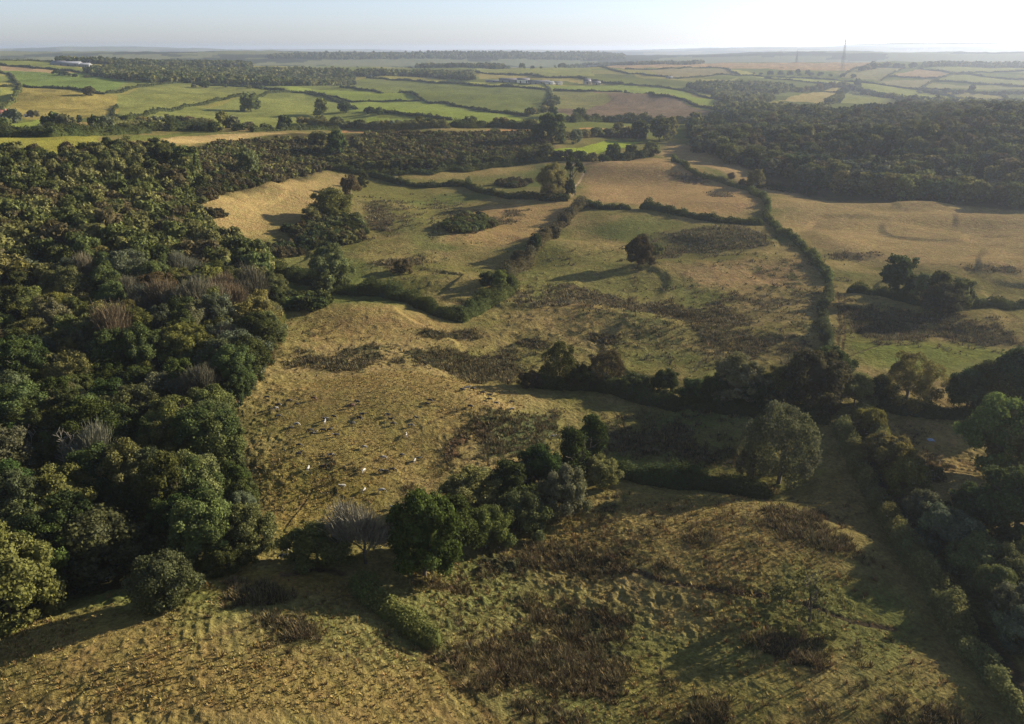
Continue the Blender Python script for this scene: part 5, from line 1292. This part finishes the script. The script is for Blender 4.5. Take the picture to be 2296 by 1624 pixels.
# ------------------------------------------------------------------ rush clumps and grass tussocks (nobody could count them)
def blades(pts, hts, wid, g_, nb=18, lean=.45, spreadr=.38):
    n = len(pts); m = n * nb
    i = np.repeat(np.arange(n), nb)
    a = g_.uniform(0, 6.28, m); rad = hts[i] * g_.uniform(0, spreadr, m)
    d = np.stack([np.cos(a), np.sin(a)], 1)
    P = np.zeros((m, 3)); P[:, :2] = pts[i] + d * rad[:, None]; P[:, 2] = z_s(pts[:, 0], pts[:, 1])[i] - .05
    h = hts[i] * g_.uniform(.55, 1.1, m)
    tip = P.copy(); tip[:, :2] += d * (h * lean * g_.uniform(.3, 1.3, m))[:, None]; tip[:, 2] += h
    s = np.stack([-d[:, 1], d[:, 0]], 1) * (wid * g_.uniform(.7, 1.4, m))[:, None]
    A = P.copy(); A[:, :2] -= s; B = P.copy(); B[:, :2] += s
    C_ = tip.copy(); C_[:, :2] += s * .35; D_ = tip.copy(); D_[:, :2] -= s * .35
    V = np.stack([A, B, C_, D_], 1).reshape(-1, 3)
    return V, np.arange(4 * m, dtype=np.int32).reshape(-1, 4), np.repeat(i, 4)

def rush_bed(polys, sp, hgt, colr, label, name='rushes', seed=0, nb=16, keep=.8, wid=None):
    g_ = np.random.default_rng(seed + 900); al = []
    for pl in polys:
        q_ = np.array(pl, float); c_ = q_.mean(0); p = scatter((c_ + (q_ - c_) * 1.22).tolist(), sp, seed + len(al), jitter=.9)
        if len(p):
            k = rush_density(p[:, 0], p[:, 1]) + g_.normal(scale=.06, size=len(p)) > .43
            al.append(p[k])
    p = np.concatenate(al)
    # feather the edge
    p = p + g_.normal(scale=1.2, size=p.shape)
    r = np.hypot(p[:, 0], p[:, 1])
    hts = hgt * g_.uniform(.4, 1.4, len(p)) * (.75 + .5 * sstep(-.3, .4, fbm(p[:, 0], p[:, 1], 7, 2, 3.9)))
    pixm = float(r.mean()) / 853
    V, Q, i = blades(p, hts, wid or max(.045, pixm * .26), g_, nb, .8, .75)
    base = np.array(colr)[None] * g_.uniform(.45, 1.6, (len(p), 1)) ** 1.2 * (1 + g_.uniform(-.12, .12, (len(p), 3)))
    C = base[i] * np.repeat(g_.uniform(.6, 1.4, len(i) // 4), 4)[:, None]
    hl = np.repeat(g_.random(len(i) // 4) < .16, 4); C[hl] = C[hl] * .4 + np.array((.22, .17, .08))
    C[2::4] *= 1.25; C[3::4] *= 1.25
    o = link(name, mesh_np(name, V, Q, M_RUSH, C)); tag(o, label, 'rushes', kind='stuff')
    return len(p)

RP = [pl for pl, cc, s, soft in PATCH if soft < 8 and cc[0] < .2 and (s >= .6 or s < .3)]
near = [p for p in RP if np.mean([q[1] for q in p]) > 1080]
midp = [p for p in RP if 720 < np.mean([q[1] for q in p]) <= 1080]
farp = [p for p in RP if np.mean([q[1] for q in p]) <= 720]
BR = (0.082, 0.068, 0.038)
rush_bed(near, 1.35, 1.1, BR, 'brown rush clumps in the wet ground of the near fields', seed=1, nb=30)
rush_bed(midp, 1.7, 1.1, (0.085, 0.076, 0.042), 'brown rush and bracken beds around the cattle field', seed=2, nb=12)
rush_bed(farp, 2.3, 1.2, (0.092, 0.083, 0.050), 'rush beds across the central and right pastures', seed=3, nb=8)
# scattered tufts of coarse grass and single rushes over the rough pasture
def tufts(poly, sp, hgt, colr, label, seed, nb, thr=.0):
    g_ = np.random.default_rng(seed)
    p = scatter(poly, sp, seed, jitter=1.0)
    k = (fbm(p[:, 0], p[:, 1], 18, 3, 1.4) + g_.normal(scale=.3, size=len(p))) > thr
    p = p[k]; r = np.hypot(p[:, 0], p[:, 1])
    hts = hgt * g_.uniform(.5, 1.5, len(p)) ** 1.3
    V, Q, i = blades(p, hts, .06 + .25 * r.mean() / 853 * .6, g_, nb, .8)
    base = np.array(colr)[None] * g_.uniform(.7, 1.4, (len(p), 1)) * (1 + g_.uniform(-.12, .12, (len(p), 3)))
    C = base[i] * np.repeat(g_.uniform(.8, 1.25, len(i) // 4), 4)[:, None]
    o = link('grass_tufts', mesh_np('grass_tufts', V, Q, M_RUSH, C)); tag(o, label, 'grass', kind='stuff')
tufts([(0, 1400), (300, 1380), (560, 1330), (780, 1300), (900, 1420), (1150, 1640), (-60, 1640)], .95, .42, (0.26, 0.205, 0.08), 'coarse ochre grass tufts on the near left pasture', 5, 9, -.1)
tufts([(900, 1300), (1200, 1160), (1700, 1110), (1900, 1250), (2100, 1500), (2250, 1640), (1150, 1640)], 1.05, .42, (0.26, 0.20, 0.08), 'coarse olive grass tufts on the near right pasture', 6, 8, -.05)
tufts([(600, 860), (1100, 850), (1200, 900), (1000, 1060), (880, 1200), (640, 1200), (570, 1100)], 1.2, .36, (0.26, 0.20, 0.08), 'grass tufts over the cattle field', 7, 7, .0)
tufts([(0, 1380), (560, 1300), (780, 1290), (1150, 1640), (-60, 1640)], 5.0, .75, (0.15, 0.105, 0.04), 'scattered brown tussocks on the near left pasture', 8, 16, .12)
tufts([(900, 1300), (1200, 1160), (1900, 1110), (2000, 1300), (2200, 1640), (1150, 1640)], 4.2, .8, (0.13, 0.09, 0.04), 'scattered dark rush tussocks on the near right pasture', 9, 18, .0)
tufts([(630, 700), (1050, 760), (1180, 690), (1850, 640), (1850, 800), (1300, 880), (640, 860)], 3.6, .6, (0.14, 0.10, 0.05), 'scattered dark tussocks on the humped middle pasture', 10, 9, .15)

# ------------------------------------------------------------------ cattle
def cow_mesh(pose, seed):
    """one continuous body grown from a skeleton"""
    import bmesh
    J = {}
    def v(n, co, r): J[n] = (co, r)
    h = 0.0
    v('pelvis', (-.62, 0, 1.12), (.30, .30)); v('belly', (-.1, 0, 1.02), (.38, .36)); v('chest', (.42, 0, 1.04), (.33, .37)); v('wither', (.68, 0, 1.16), (.24, .28))
    if pose == 'graze':
        v('neck', (.98, .04, .92), (.17, .19)); v('poll', (1.22, .06, .58), (.13, .14)); v('nose', (1.36, .07, .22), (.085, .08))
    else:
        v('neck', (1.02, .05, 1.34), (.16, .19)); v('poll', (1.28, .08, 1.50), (.13, .14)); v('nose', (1.62, .12, 1.30), (.085, .08))
    hp = J['poll'][0]
    v('ear1', (hp[0] - .05, hp[1] + .24, hp[2] + .05), (.035, .03)); v('ear2', (hp[0] - .05, hp[1] - .24, hp[2] + .05), (.035, .03))
    E = [('pelvis', 'belly'), ('belly', 'chest'), ('chest', 'wither'), ('wither', 'neck'), ('neck', 'poll'), ('poll', 'nose'), ('poll', 'ear1'), ('poll', 'ear2')]
    for s in (1, -1):
        k = 'L' if s > 0 else 'R'; st = .10 * s
        v('hip' + k, (-.66, .20 * s, .92), (.17, .15)); v('stifle' + k, (-.52 + st, .22 * s, .70), (.12, .11)); v('hock' + k, (-.78 + st, .22 * s, .44), (.065, .06)); v('hoof' + k, (-.72 + st, .22 * s, .03), (.055, .05))
        v('sho' + k, (.50, .20 * s, .84), (.14, .13)); v('knee' + k, (.50 - st, .21 * s, .42), (.07, .065)); v('fhoof' + k, (.52 - st, .21 * s, .03), (.055, .05))
        E += [('pelvis', 'hip' + k), ('hip' + k, 'stifle' + k), ('stifle' + k, 'hock' + k), ('hock' + k, 'hoof' + k), ('chest', 'sho' + k), ('sho' + k, 'knee' + k), ('knee' + k, 'fhoof' + k)]
    v('tail1', (-.92, 0, 1.16), (.04, .04)); v('tail2', (-1.0, .02, .60), (.03, .03)); E += [('pelvis', 'tail1'), ('tail1', 'tail2')]
    names = list(J); me = bpy.data.meshes.new('cow_skeleton')
    me.from_pydata([J[n][0] for n in names], [(names.index(a), names.index(b)) for a, b in E], [])
    o = bpy.data.objects.new('cow_skeleton', me); col.objects.link(o)
    sk = o.modifiers.new('skin', 'SKIN'); ss = o.modifiers.new('ss', 'SUBSURF'); ss.levels = 1; ss.render_levels = 1
    for i, n in enumerate(names):
        me.skin_vertices[0].data[i].radius = J[n][1]
        me.skin_vertices[0].data[i].use_root = (n == 'pelvis')
    dg = bpy.context.evaluated_depsgraph_get()
    out = bpy.data.meshes.new_from_object(o.evaluated_get(dg))
    bpy.data.objects.remove(o); 
    for p in out.polygons: p.use_smooth = True
    return out

def cow_mat(name, a, b, thr):
    m, nt, out = newmat(name); N, L = nt.nodes, nt.links
    tc = N.new("ShaderNodeTexCoord"); oi = N.new("ShaderNodeObjectInfo")
    ad = N.new("ShaderNodeVectorMath"); ad.operation = 'ADD'
    mu = N.new("ShaderNodeMath"); mu.operation = 'MULTIPLY'; mu.inputs[1].default_value = 40; L.new(oi.outputs['Random'], mu.inputs[0])
    L.new(tc.outputs['Object'], ad.inputs[0]); L.new(mu.outputs[0], ad.inputs[1])
    nz = N.new("ShaderNodeTexNoise"); nz.inputs['Scale'].default_value = 1.5; nz.inputs['Detail'].default_value = 1; L.new(ad.outputs[0], nz.inputs['Vector'])
    gt = N.new("ShaderNodeMath"); gt.operation = 'GREATER_THAN'; gt.inputs[1].default_value = thr; L.new(nz.outputs['Fac'], gt.inputs[0])
    mx = N.new("ShaderNodeMix"); mx.data_type = 'RGBA'; mx.inputs[6].default_value = (*a, 1); mx.inputs[7].default_value = (*b, 1); L.new(gt.outputs[0], mx.inputs[0])
    p = N.new("ShaderNodeBsdfPrincipled"); p.inputs['Roughness'].default_value = .6; L.new(mx.outputs[2], p.inputs['Base Color']); L.new(p.outputs[0], out.inputs['Surface'])
    return m
WHT, BLK = (.38, .37, .34), (.018, .016, .016)
CM = {'b': cow_mat('black_coat', BLK, WHT, .70), 'w': cow_mat('white_coat', WHT, BLK, .57), 'p': cow_mat('pied_coat', BLK, WHT, .60), 'r': cow_mat('brown_coat', (.11, .05, .03), BLK, .7)}
POSE = {k: cow_mesh(k, 0) for k in ('graze', 'stand')}
CMESH = {}
for pz in POSE:
    for k in CM:
        me = POSE[pz].copy(); me.materials.clear(); me.materials.append(CM[k]); CMESH[pz, k] = me
cows = [(378, 480, 'b'), (455, 512, 'b'), (595, 458, 'r'), (268, 548, 'w'), (283, 617, 'p'), (445, 690, 'w'), (398, 717, 'p'), (697, 668, 'w'), (705, 640, 'b'), (780, 622, 'b'),
        (940, 525, 'r'), (985, 492, 'b'), (1025, 603, 'p'), (1000, 634, 'b'), (945, 682, 'p'), (1252, 604, 'p'), (1277, 642, 'b'), (1295, 684, 'b'), (1503, 632, 'p'), (1452, 697, 'p'),
        (1412, 782, 'w'), (1622, 477, 'b'), (1598, 507, 'b'), (1948, 368, 'w'), (1910, 380, 'b'), (1995, 376, 'b'), (2085, 410, 'b'), (2150, 430, 'p'), (570, 745, 'b'), (590, 772, 'p'),
        (683, 742, 'b'), (740, 737, 'b'), (802, 785, 'b'), (467, 872, 'b'), (467, 950, 'b'), (748, 960, 'p'), (1045, 890, 'w'), (1217, 984, 'w'), (1370, 960, 'p'), (1487, 1009, 'w'),
        (1530, 990, 'b'), (552, 1078, 'w'), (672, 1066, 'p'), (1040, 1098, 'w'), (1200, 1102, 'p'), (1238, 1104, 'b'), (1288, 1090, 'b'), (855, 1233, 'w'), (1043, 1272, 'w'), (1197, 1274, 'w'), (1290, 1420, 'w'),
        (283, 517, 'b'), (190, 450, 'b')]
CPX = [((600 + a / 3.608) / 1.0889, (850 + b / 3.608) / 1.0889, c) for a, b, c in cows]
CPX += [(1238.6, 983, 'w'), (1148, 905, 'p'), (1098, 900, 'p'), (1112, 908, 'p'), (1148, 922, 'p'), (1054, 916, 'b'), (638, 1238, 'w'), (634, 1253, 'p'), (640, 1253, 'w')]
CW = {'b': 'black', 'w': 'white', 'p': 'black-and-white', 'r': 'dark brown'}
def czone(X, Y):
    if X < 660 and Y > 1230: return 'in the deep shade of the wood corner'
    if X > 1025 and Y < 930: return 'in the tree shadow at the top of the cattle field'
    if X > 1200: return 'beside the pointed dark trees'
    if Y > 1085: return 'at the bottom of the cattle field'
    if Y > 1018: return 'in the lower part of the cattle field'
    if Y > 965: return 'across the middle of the cattle field'
    if X < 760: return 'at the wood side of the cattle field'
    return 'on the upper open slope of the cattle field'
grp = {}
for i, (X, Y, k) in enumerate(CPX): grp.setdefault((k, czone(X, Y)), []).append(i)
ORD = ['leftmost', 'second from left', 'third from left', 'fourth from left', 'fifth from left', 'sixth from left', 'seventh from left', 'eighth from left', 'ninth from left', 'tenth from left', 'eleventh from left', 'twelfth from left']
cg = random.Random(11)
for (k, zn), ids in grp.items():
    ids.sort(key=lambda i: CPX[i][0])
    for j, i in enumerate(ids):
        X, Y, _ = CPX[i]; p = g([X], [Y])[0]
        pose = 'graze' if cg.random() < .7 else 'stand'
        o = link('cow', CMESH[pose, k], None, (p[0], p[1], p[2] - .02))
        o.rotation_euler = (0, 0, cg.uniform(-.5, .5) + (0 if cg.random() < .45 else math.pi) + (1.3 if k == 'w' and cg.random() < .6 else 0))
        s = cg.uniform(.9, 1.05); o.scale = (s, s, s)
        lab = ('%s cow %s' % (CW[k], zn)) if len(ids) == 1 else '%s %s cow %s' % (ORD[j], CW[k], zn.replace('of the cattle field', 'of cattle field'))
        tag(o, lab, 'cow', 'cattle grazing beside the left wood')

# ------------------------------------------------------------------ buildings
def box(x0, x1, y0, y1, z0, z1):
    V = [(x0, y0, z0), (x1, y0, z0), (x1, y1, z0), (x0, y1, z0), (x0, y0, z1), (x1, y0, z1), (x1, y1, z1), (x0, y1, z1)]
    Q = [(3, 2, 1, 0), (4, 5, 6, 7), (0, 1, 5, 4), (1, 2, 6, 5), (2, 3, 7, 6), (3, 0, 4, 7)]
    return np.array(V, float), np.array(Q), np.ones((8, 3))
M_WHITE = plain_mat("white_cladding", (.80, .77, .70), .7, .4, .05); M_GREYW = plain_mat("grey_cladding", (.20, .21, .23), .7, .4, .08)
M_ROOFD = plain_mat("dark_roof", (.10, .10, .12), .6, .3, .12); M_ROOFL = plain_mat("pale_roof", (.17, .19, .23), .5, .3, .1); M_TILE = plain_mat("clay_tile", (.30, .13, .09), .8, .6, .2)
M_STONE = plain_mat("stone_wall", (.40, .34, .27), .85, .5, .15); M_DOOR = plain_mat("dark_door", (.04, .04, .045), .6); M_GLASS = plain_mat("window_glass", (.05, .06, .07), .15)
def building(name, X, Y, L_, W_, eave, ridge, rot, wall, roof, label, cat, chimney=False, doors=2, wins=0, rmax=5400., dz=0):
    """long gabled building standing where the photograph shows it"""
    p = g([X], [Y], rmax)[0]
    o = empty(name, (p[0], p[1], p[2] - .3 + dz), R(rot)); tag(o, label, cat)
    a, b = L_ / 2, W_ / 2
    V = np.array([(-a, -b, 0), (a, -b, 0), (a, b, 0), (-a, b, 0), (-a, -b, eave), (a, -b, eave), (a, b, eave), (-a, b, eave), (-a, 0, ridge), (a, 0, ridge)], float)
    me = bpy.data.meshes.new(name + '_walls'); me.from_pydata(V.tolist(), [], [(0, 1, 5, 4), (2, 3, 7, 6), (1, 2, 6, 9, 5), (3, 0, 4, 8, 7)]); me.materials.append(wall)
    link('wall', me, o)
    e = .5; t = .25; sl = (ridge - eave) / b
    def R_(s):
        y0, z0 = s * (b + e), eave - e * sl
        return [(-a - e, y0, z0), (a + e, y0, z0), (a + e, 0, ridge), (-a - e, 0, ridge), (-a - e, y0, z0 + t), (a + e, y0, z0 + t), (a + e, 0, ridge + t), (-a - e, 0, ridge + t)]
    parts = []
    for s in (1, -1):
        parts.append((np.array(R_(s)) + (0, 0, .04), np.array([(3, 2, 1, 0), (4, 5, 6, 7), (0, 1, 5, 4), (1, 2, 6, 5), (2, 3, 7, 6), (3, 0, 4, 7)]), np.ones((8, 3))))
    V, Q, C = join(parts); rf = link('roof', mesh_np(name + '_roof', V, Q, roof, C), o)
    if chimney:
        V, Q, C = box(a * .6, a * .6 + 1, -.5, .5, ridge - 1, ridge + 1.6); link('chimney', mesh_np('chimney', V, Q, M_STONE, C), rf)
    for i in range(doors):
        x = -a + L_ * (i + .5) / max(doors, 1)
        V, Q, C = box(x - 1.8, x + 1.8, -b - .08, -b + .1, .1, eave * .78); link('door', mesh_np('door', V, Q, M_DOOR, C), o)
    for i in range(wins):
        x = -a + L_ * (i + .8) / (wins + .6)
        V, Q, C = box(x - .5, x + .5, -b - .06, -b + .1, eave * .45, eave * .8); link('window', mesh_np('window', V, Q, M_GLASS, C), o)
    return o
B = building
B('barn', 1173, 186, 36, 26, 9, 14, 4, M_WHITE, M_ROOFD, 'white-fronted barn with dark roof, leftmost bright wall of the central farm', 'barn')
B('barn', 1142, 184, 60, 24, 6, 11, 2, M_GREYW, M_ROOFD, 'long dark barn behind and left of the white-fronted barn', 'barn', doors=3)
B('shed', 1107, 184, 50, 12, 4, 6, 2, M_GREYW, M_ROOFL, 'low pale-roofed shed at the left end of the central farm', 'shed', doors=3)
B('barn', 1208, 188, 64, 20, 6, 10, -2, M_GREYW, M_ROOFD, 'long dark barn between the white-fronted barn and the white sheds', 'barn', doors=4)
B('barn', 1232, 189, 26, 14, 5, 8, -6, M_WHITE, M_ROOFL, 'white shed at the top of the farm track', 'shed', doors=1)
B('barn', 1249, 190, 30, 14, 6, 9, -4, M_WHITE, M_ROOFD, 'right-hand white-walled barn of the central farm', 'barn', doors=1)
B('farmhouse', 1316, 189, 22, 13, 9, 16, 6, M_STONE, M_ROOFD, 'dark steep-roofed farmhouse right of the central farm', 'house', True, 1, 4)
B('house', 1337, 190, 24, 10, 6, 10, 2, M_STONE, M_ROOFD, 'lower dark house beside the steep-roofed farmhouse', 'house', True, 1, 3)
B('barn', 150, 148, 90, 34, 8, 14, 3, M_GREYW, M_ROOFL, 'long pale-roofed barn, left half of the skyline farm', 'barn', doors=4)
B('barn', 182, 150, 60, 26, 7, 12, 3, M_GREYW, M_ROOFL, 'long pale barn, right half of the skyline farm', 'barn', doors=3)
B('shed', 201, 151, 18, 12, 7, 10, 12, M_WHITE, M_ROOFL, 'small white shed at the right end of the skyline farm', 'shed', doors=1)
B('barn', 135, 145, 40, 20, 6, 12, -8, M_GREYW, M_ROOFD, 'dark-roofed barn at the left end of the skyline farm', 'barn', doors=2)
B('farmhouse', 4, 262, 18, 9, 5, 10, 20, M_WHITE, M_TILE, 'red-roofed white farmhouse cut by the left edge', 'house', True, 1, 4)
B('shed', 61, 262, 7, 5, 2.6, 3.6, 5, M_WHITE, M_ROOFL, 'small white shed right of the red-roofed farmhouse', 'shed', doors=1)
B('shed', 1500, 176, 24, 10, 4, 6, 5, M_GREYW, M_ROOFL, 'tiny grey shed where the moor hedge meets the far valley', 'shed', doors=1)
B('shed', 1345, 149, 130, 14, 4, 5.5, 3, M_GREYW, M_ROOFL, 'very long pale glasshouse roof under the skyline plantation', 'shed', doors=4)

# blue sheet lying in the bramble corner: a crumpled tarpaulin
def tarpaulin():
    p = g([2087], [988])[0]; n = 9
    g_ = np.random.default_rng(5)
    xs = np.linspace(-1, 1, n)
    V = np.array([(x * 1.0, y * .9, .35 * max(0, 1 - abs(x) ** 1.5) * (1 - .5 * abs(y)) + g_.uniform(0, .12)) for y in xs for x in xs]); V[:, 2] += .15
    I = np.arange(n * n).reshape(n, n); Q = np.stack([I[:-1, :-1], I[:-1, 1:], I[1:, 1:], I[1:, :-1]], -1).reshape(-1, 4)
    W = V.copy(); W[:, 2] -= .15
    o = link('tarpaulin', mesh_np('tarpaulin', np.concatenate([V, W]), np.concatenate([Q, Q[:, ::-1] + n * n]), plain_mat("blue_sheet", (.32, .42, .60), .5, 2, .1)), None, tuple(p))
    tag(o, 'crumpled pale blue sheet lying in the shaded right corner', 'tarpaulin')
tarpaulin()

# ------------------------------------------------------------------ masts
M_STEEL = plain_mat("galvanised_steel", (.22, .22, .24), .5, 1, .1, .3)
def mast(X, Y, top, half, th, label, nsec=12, dish=True):
    p = g([X], [Y])[0]; d = math.hypot(p[0], p[1]); H_ = (Y - top) * d / F
    o = empty('lattice_mast', (p[0], p[1], p[2]), .4); tag(o, label, 'mast')
    legs = []; brace = []
    zs = np.linspace(0, H_ * .86, nsec + 1)
    wf = lambda z: half * (1 - .93 * (z / (H_ * .86)) ** .75)
    cs = [(1, 1), (-1, 1), (-1, -1), (1, -1)]
    for c in cs:
        pr = []
        for a in range(nsec):
            A = (c[0] * wf(zs[a]), c[1] * wf(zs[a]), zs[a]); Bq = (c[0] * wf(zs[a + 1]), c[1] * wf(zs[a + 1]), zs[a + 1])
            V, Q = limb_np(A, Bq, th, th, 4); pr.append((V, Q, np.ones((8, 3))))
        V, Q, C = join(pr); link('leg', mesh_np('mast_leg', V, Q, M_STEEL, C), o)
    for a in range(nsec):
        for i in range(4):
            c, c2 = cs[i], cs[(i + 1) % 4]; w0, w1 = wf(zs[a]), wf(zs[a + 1])
            for A, Bq in (((c[0] * w0, c[1] * w0, zs[a]), (c2[0] * w1, c2[1] * w1, zs[a + 1])), ((c2[0] * w0, c2[1] * w0, zs[a]), (c[0] * w1, c[1] * w1, zs[a + 1])), ((c[0] * w1, c[1] * w1, zs[a + 1]), (c2[0] * w1, c2[1] * w1, zs[a + 1]))):
                V, Q = limb_np(A, Bq, th * .55, th * .55, 4); brace.append((V, Q, np.ones((8, 3))))
    V, Q, C = join(brace); link('bracing', mesh_np('mast_bracing', V, Q, M_STEEL, C), o)
    V, Q = limb_np((0, 0, H_ * .84), (0, 0, H_), th * 1.3, th * .7, 6); link('antenna', mesh_np('antenna', V, Q, M_STEEL, np.ones((12, 3))), o)
    if dish:
        V, Q = limb_np((-half * .16, 0, H_ * .87), (half * .3, 0, H_ * .87), th * 1.6, th * .8, 6); link('platform', mesh_np('platform', V, Q, M_STEEL, np.ones((12, 3))), o)
mast(1886, 172, 92, 9.5, .42, 'tall lattice radio mast standing on the tan moor, highest of three')
mast(1786, 137, 112, 7, .75, 'shorter lattice mast on the skyline left of the tall one', 7, False)
def pole(X, Y, top, label):
    p = g([X], [Y])[0]; H_ = (Y - top) * math.hypot(p[0], p[1]) / F
    o = empty('radio_pole', tuple(p)); tag(o, label, 'mast')
    V, Q = limb_np((0, 0, 0), (0, 0, H_), .8, .45, 6); link('pole', mesh_np('pole', V, Q, M_STEEL, np.ones((12, 3))), o)
    V, Q = limb_np((-2.5, 0, H_ * .9), (2.5, 0, H_ * .9), .4, .4, 4); link('crossbar', mesh_np('crossbar', V, Q, M_STEEL, np.ones((8, 3))), o)
pole(1749, 137, 112, 'thin radio pole on the skyline, leftmost of three masts')

# ------------------------------------------------------------------ haze: real air over the whole country
def build_haze():
    zb, zt, R0 = -60.0, 182.0, 36000.0
    V = [(-R0, -R0, zb), (R0, -R0, zb), (R0, R0, zb), (-R0, R0, zb), (-R0, -R0, zt), (R0, -R0, zt), (R0, R0, zt), (-R0, R0, zt)]
    Fc = [(3, 2, 1, 0), (4, 5, 6, 7), (0, 1, 5, 4), (1, 2, 6, 5), (2, 3, 7, 6), (3, 0, 4, 7)]
    m, nt, out = newmat("haze")
    v = nt.nodes.new("ShaderNodeVolumePrincipled")
    v.inputs['Color'].default_value = (0.66, 0.77, 1.0, 1)
    v.inputs['Density'].default_value = 0.00006
    v.inputs['Anisotropy'].default_value = 0.52
    nt.links.new(v.outputs[0], out.inputs['Volume'])
    me = mesh_np("haze", np.array(V), np.array(Fc), m)
    tag(link("haze", me), "thin blue morning haze over the valley", "haze", kind="stuff")
build_haze()
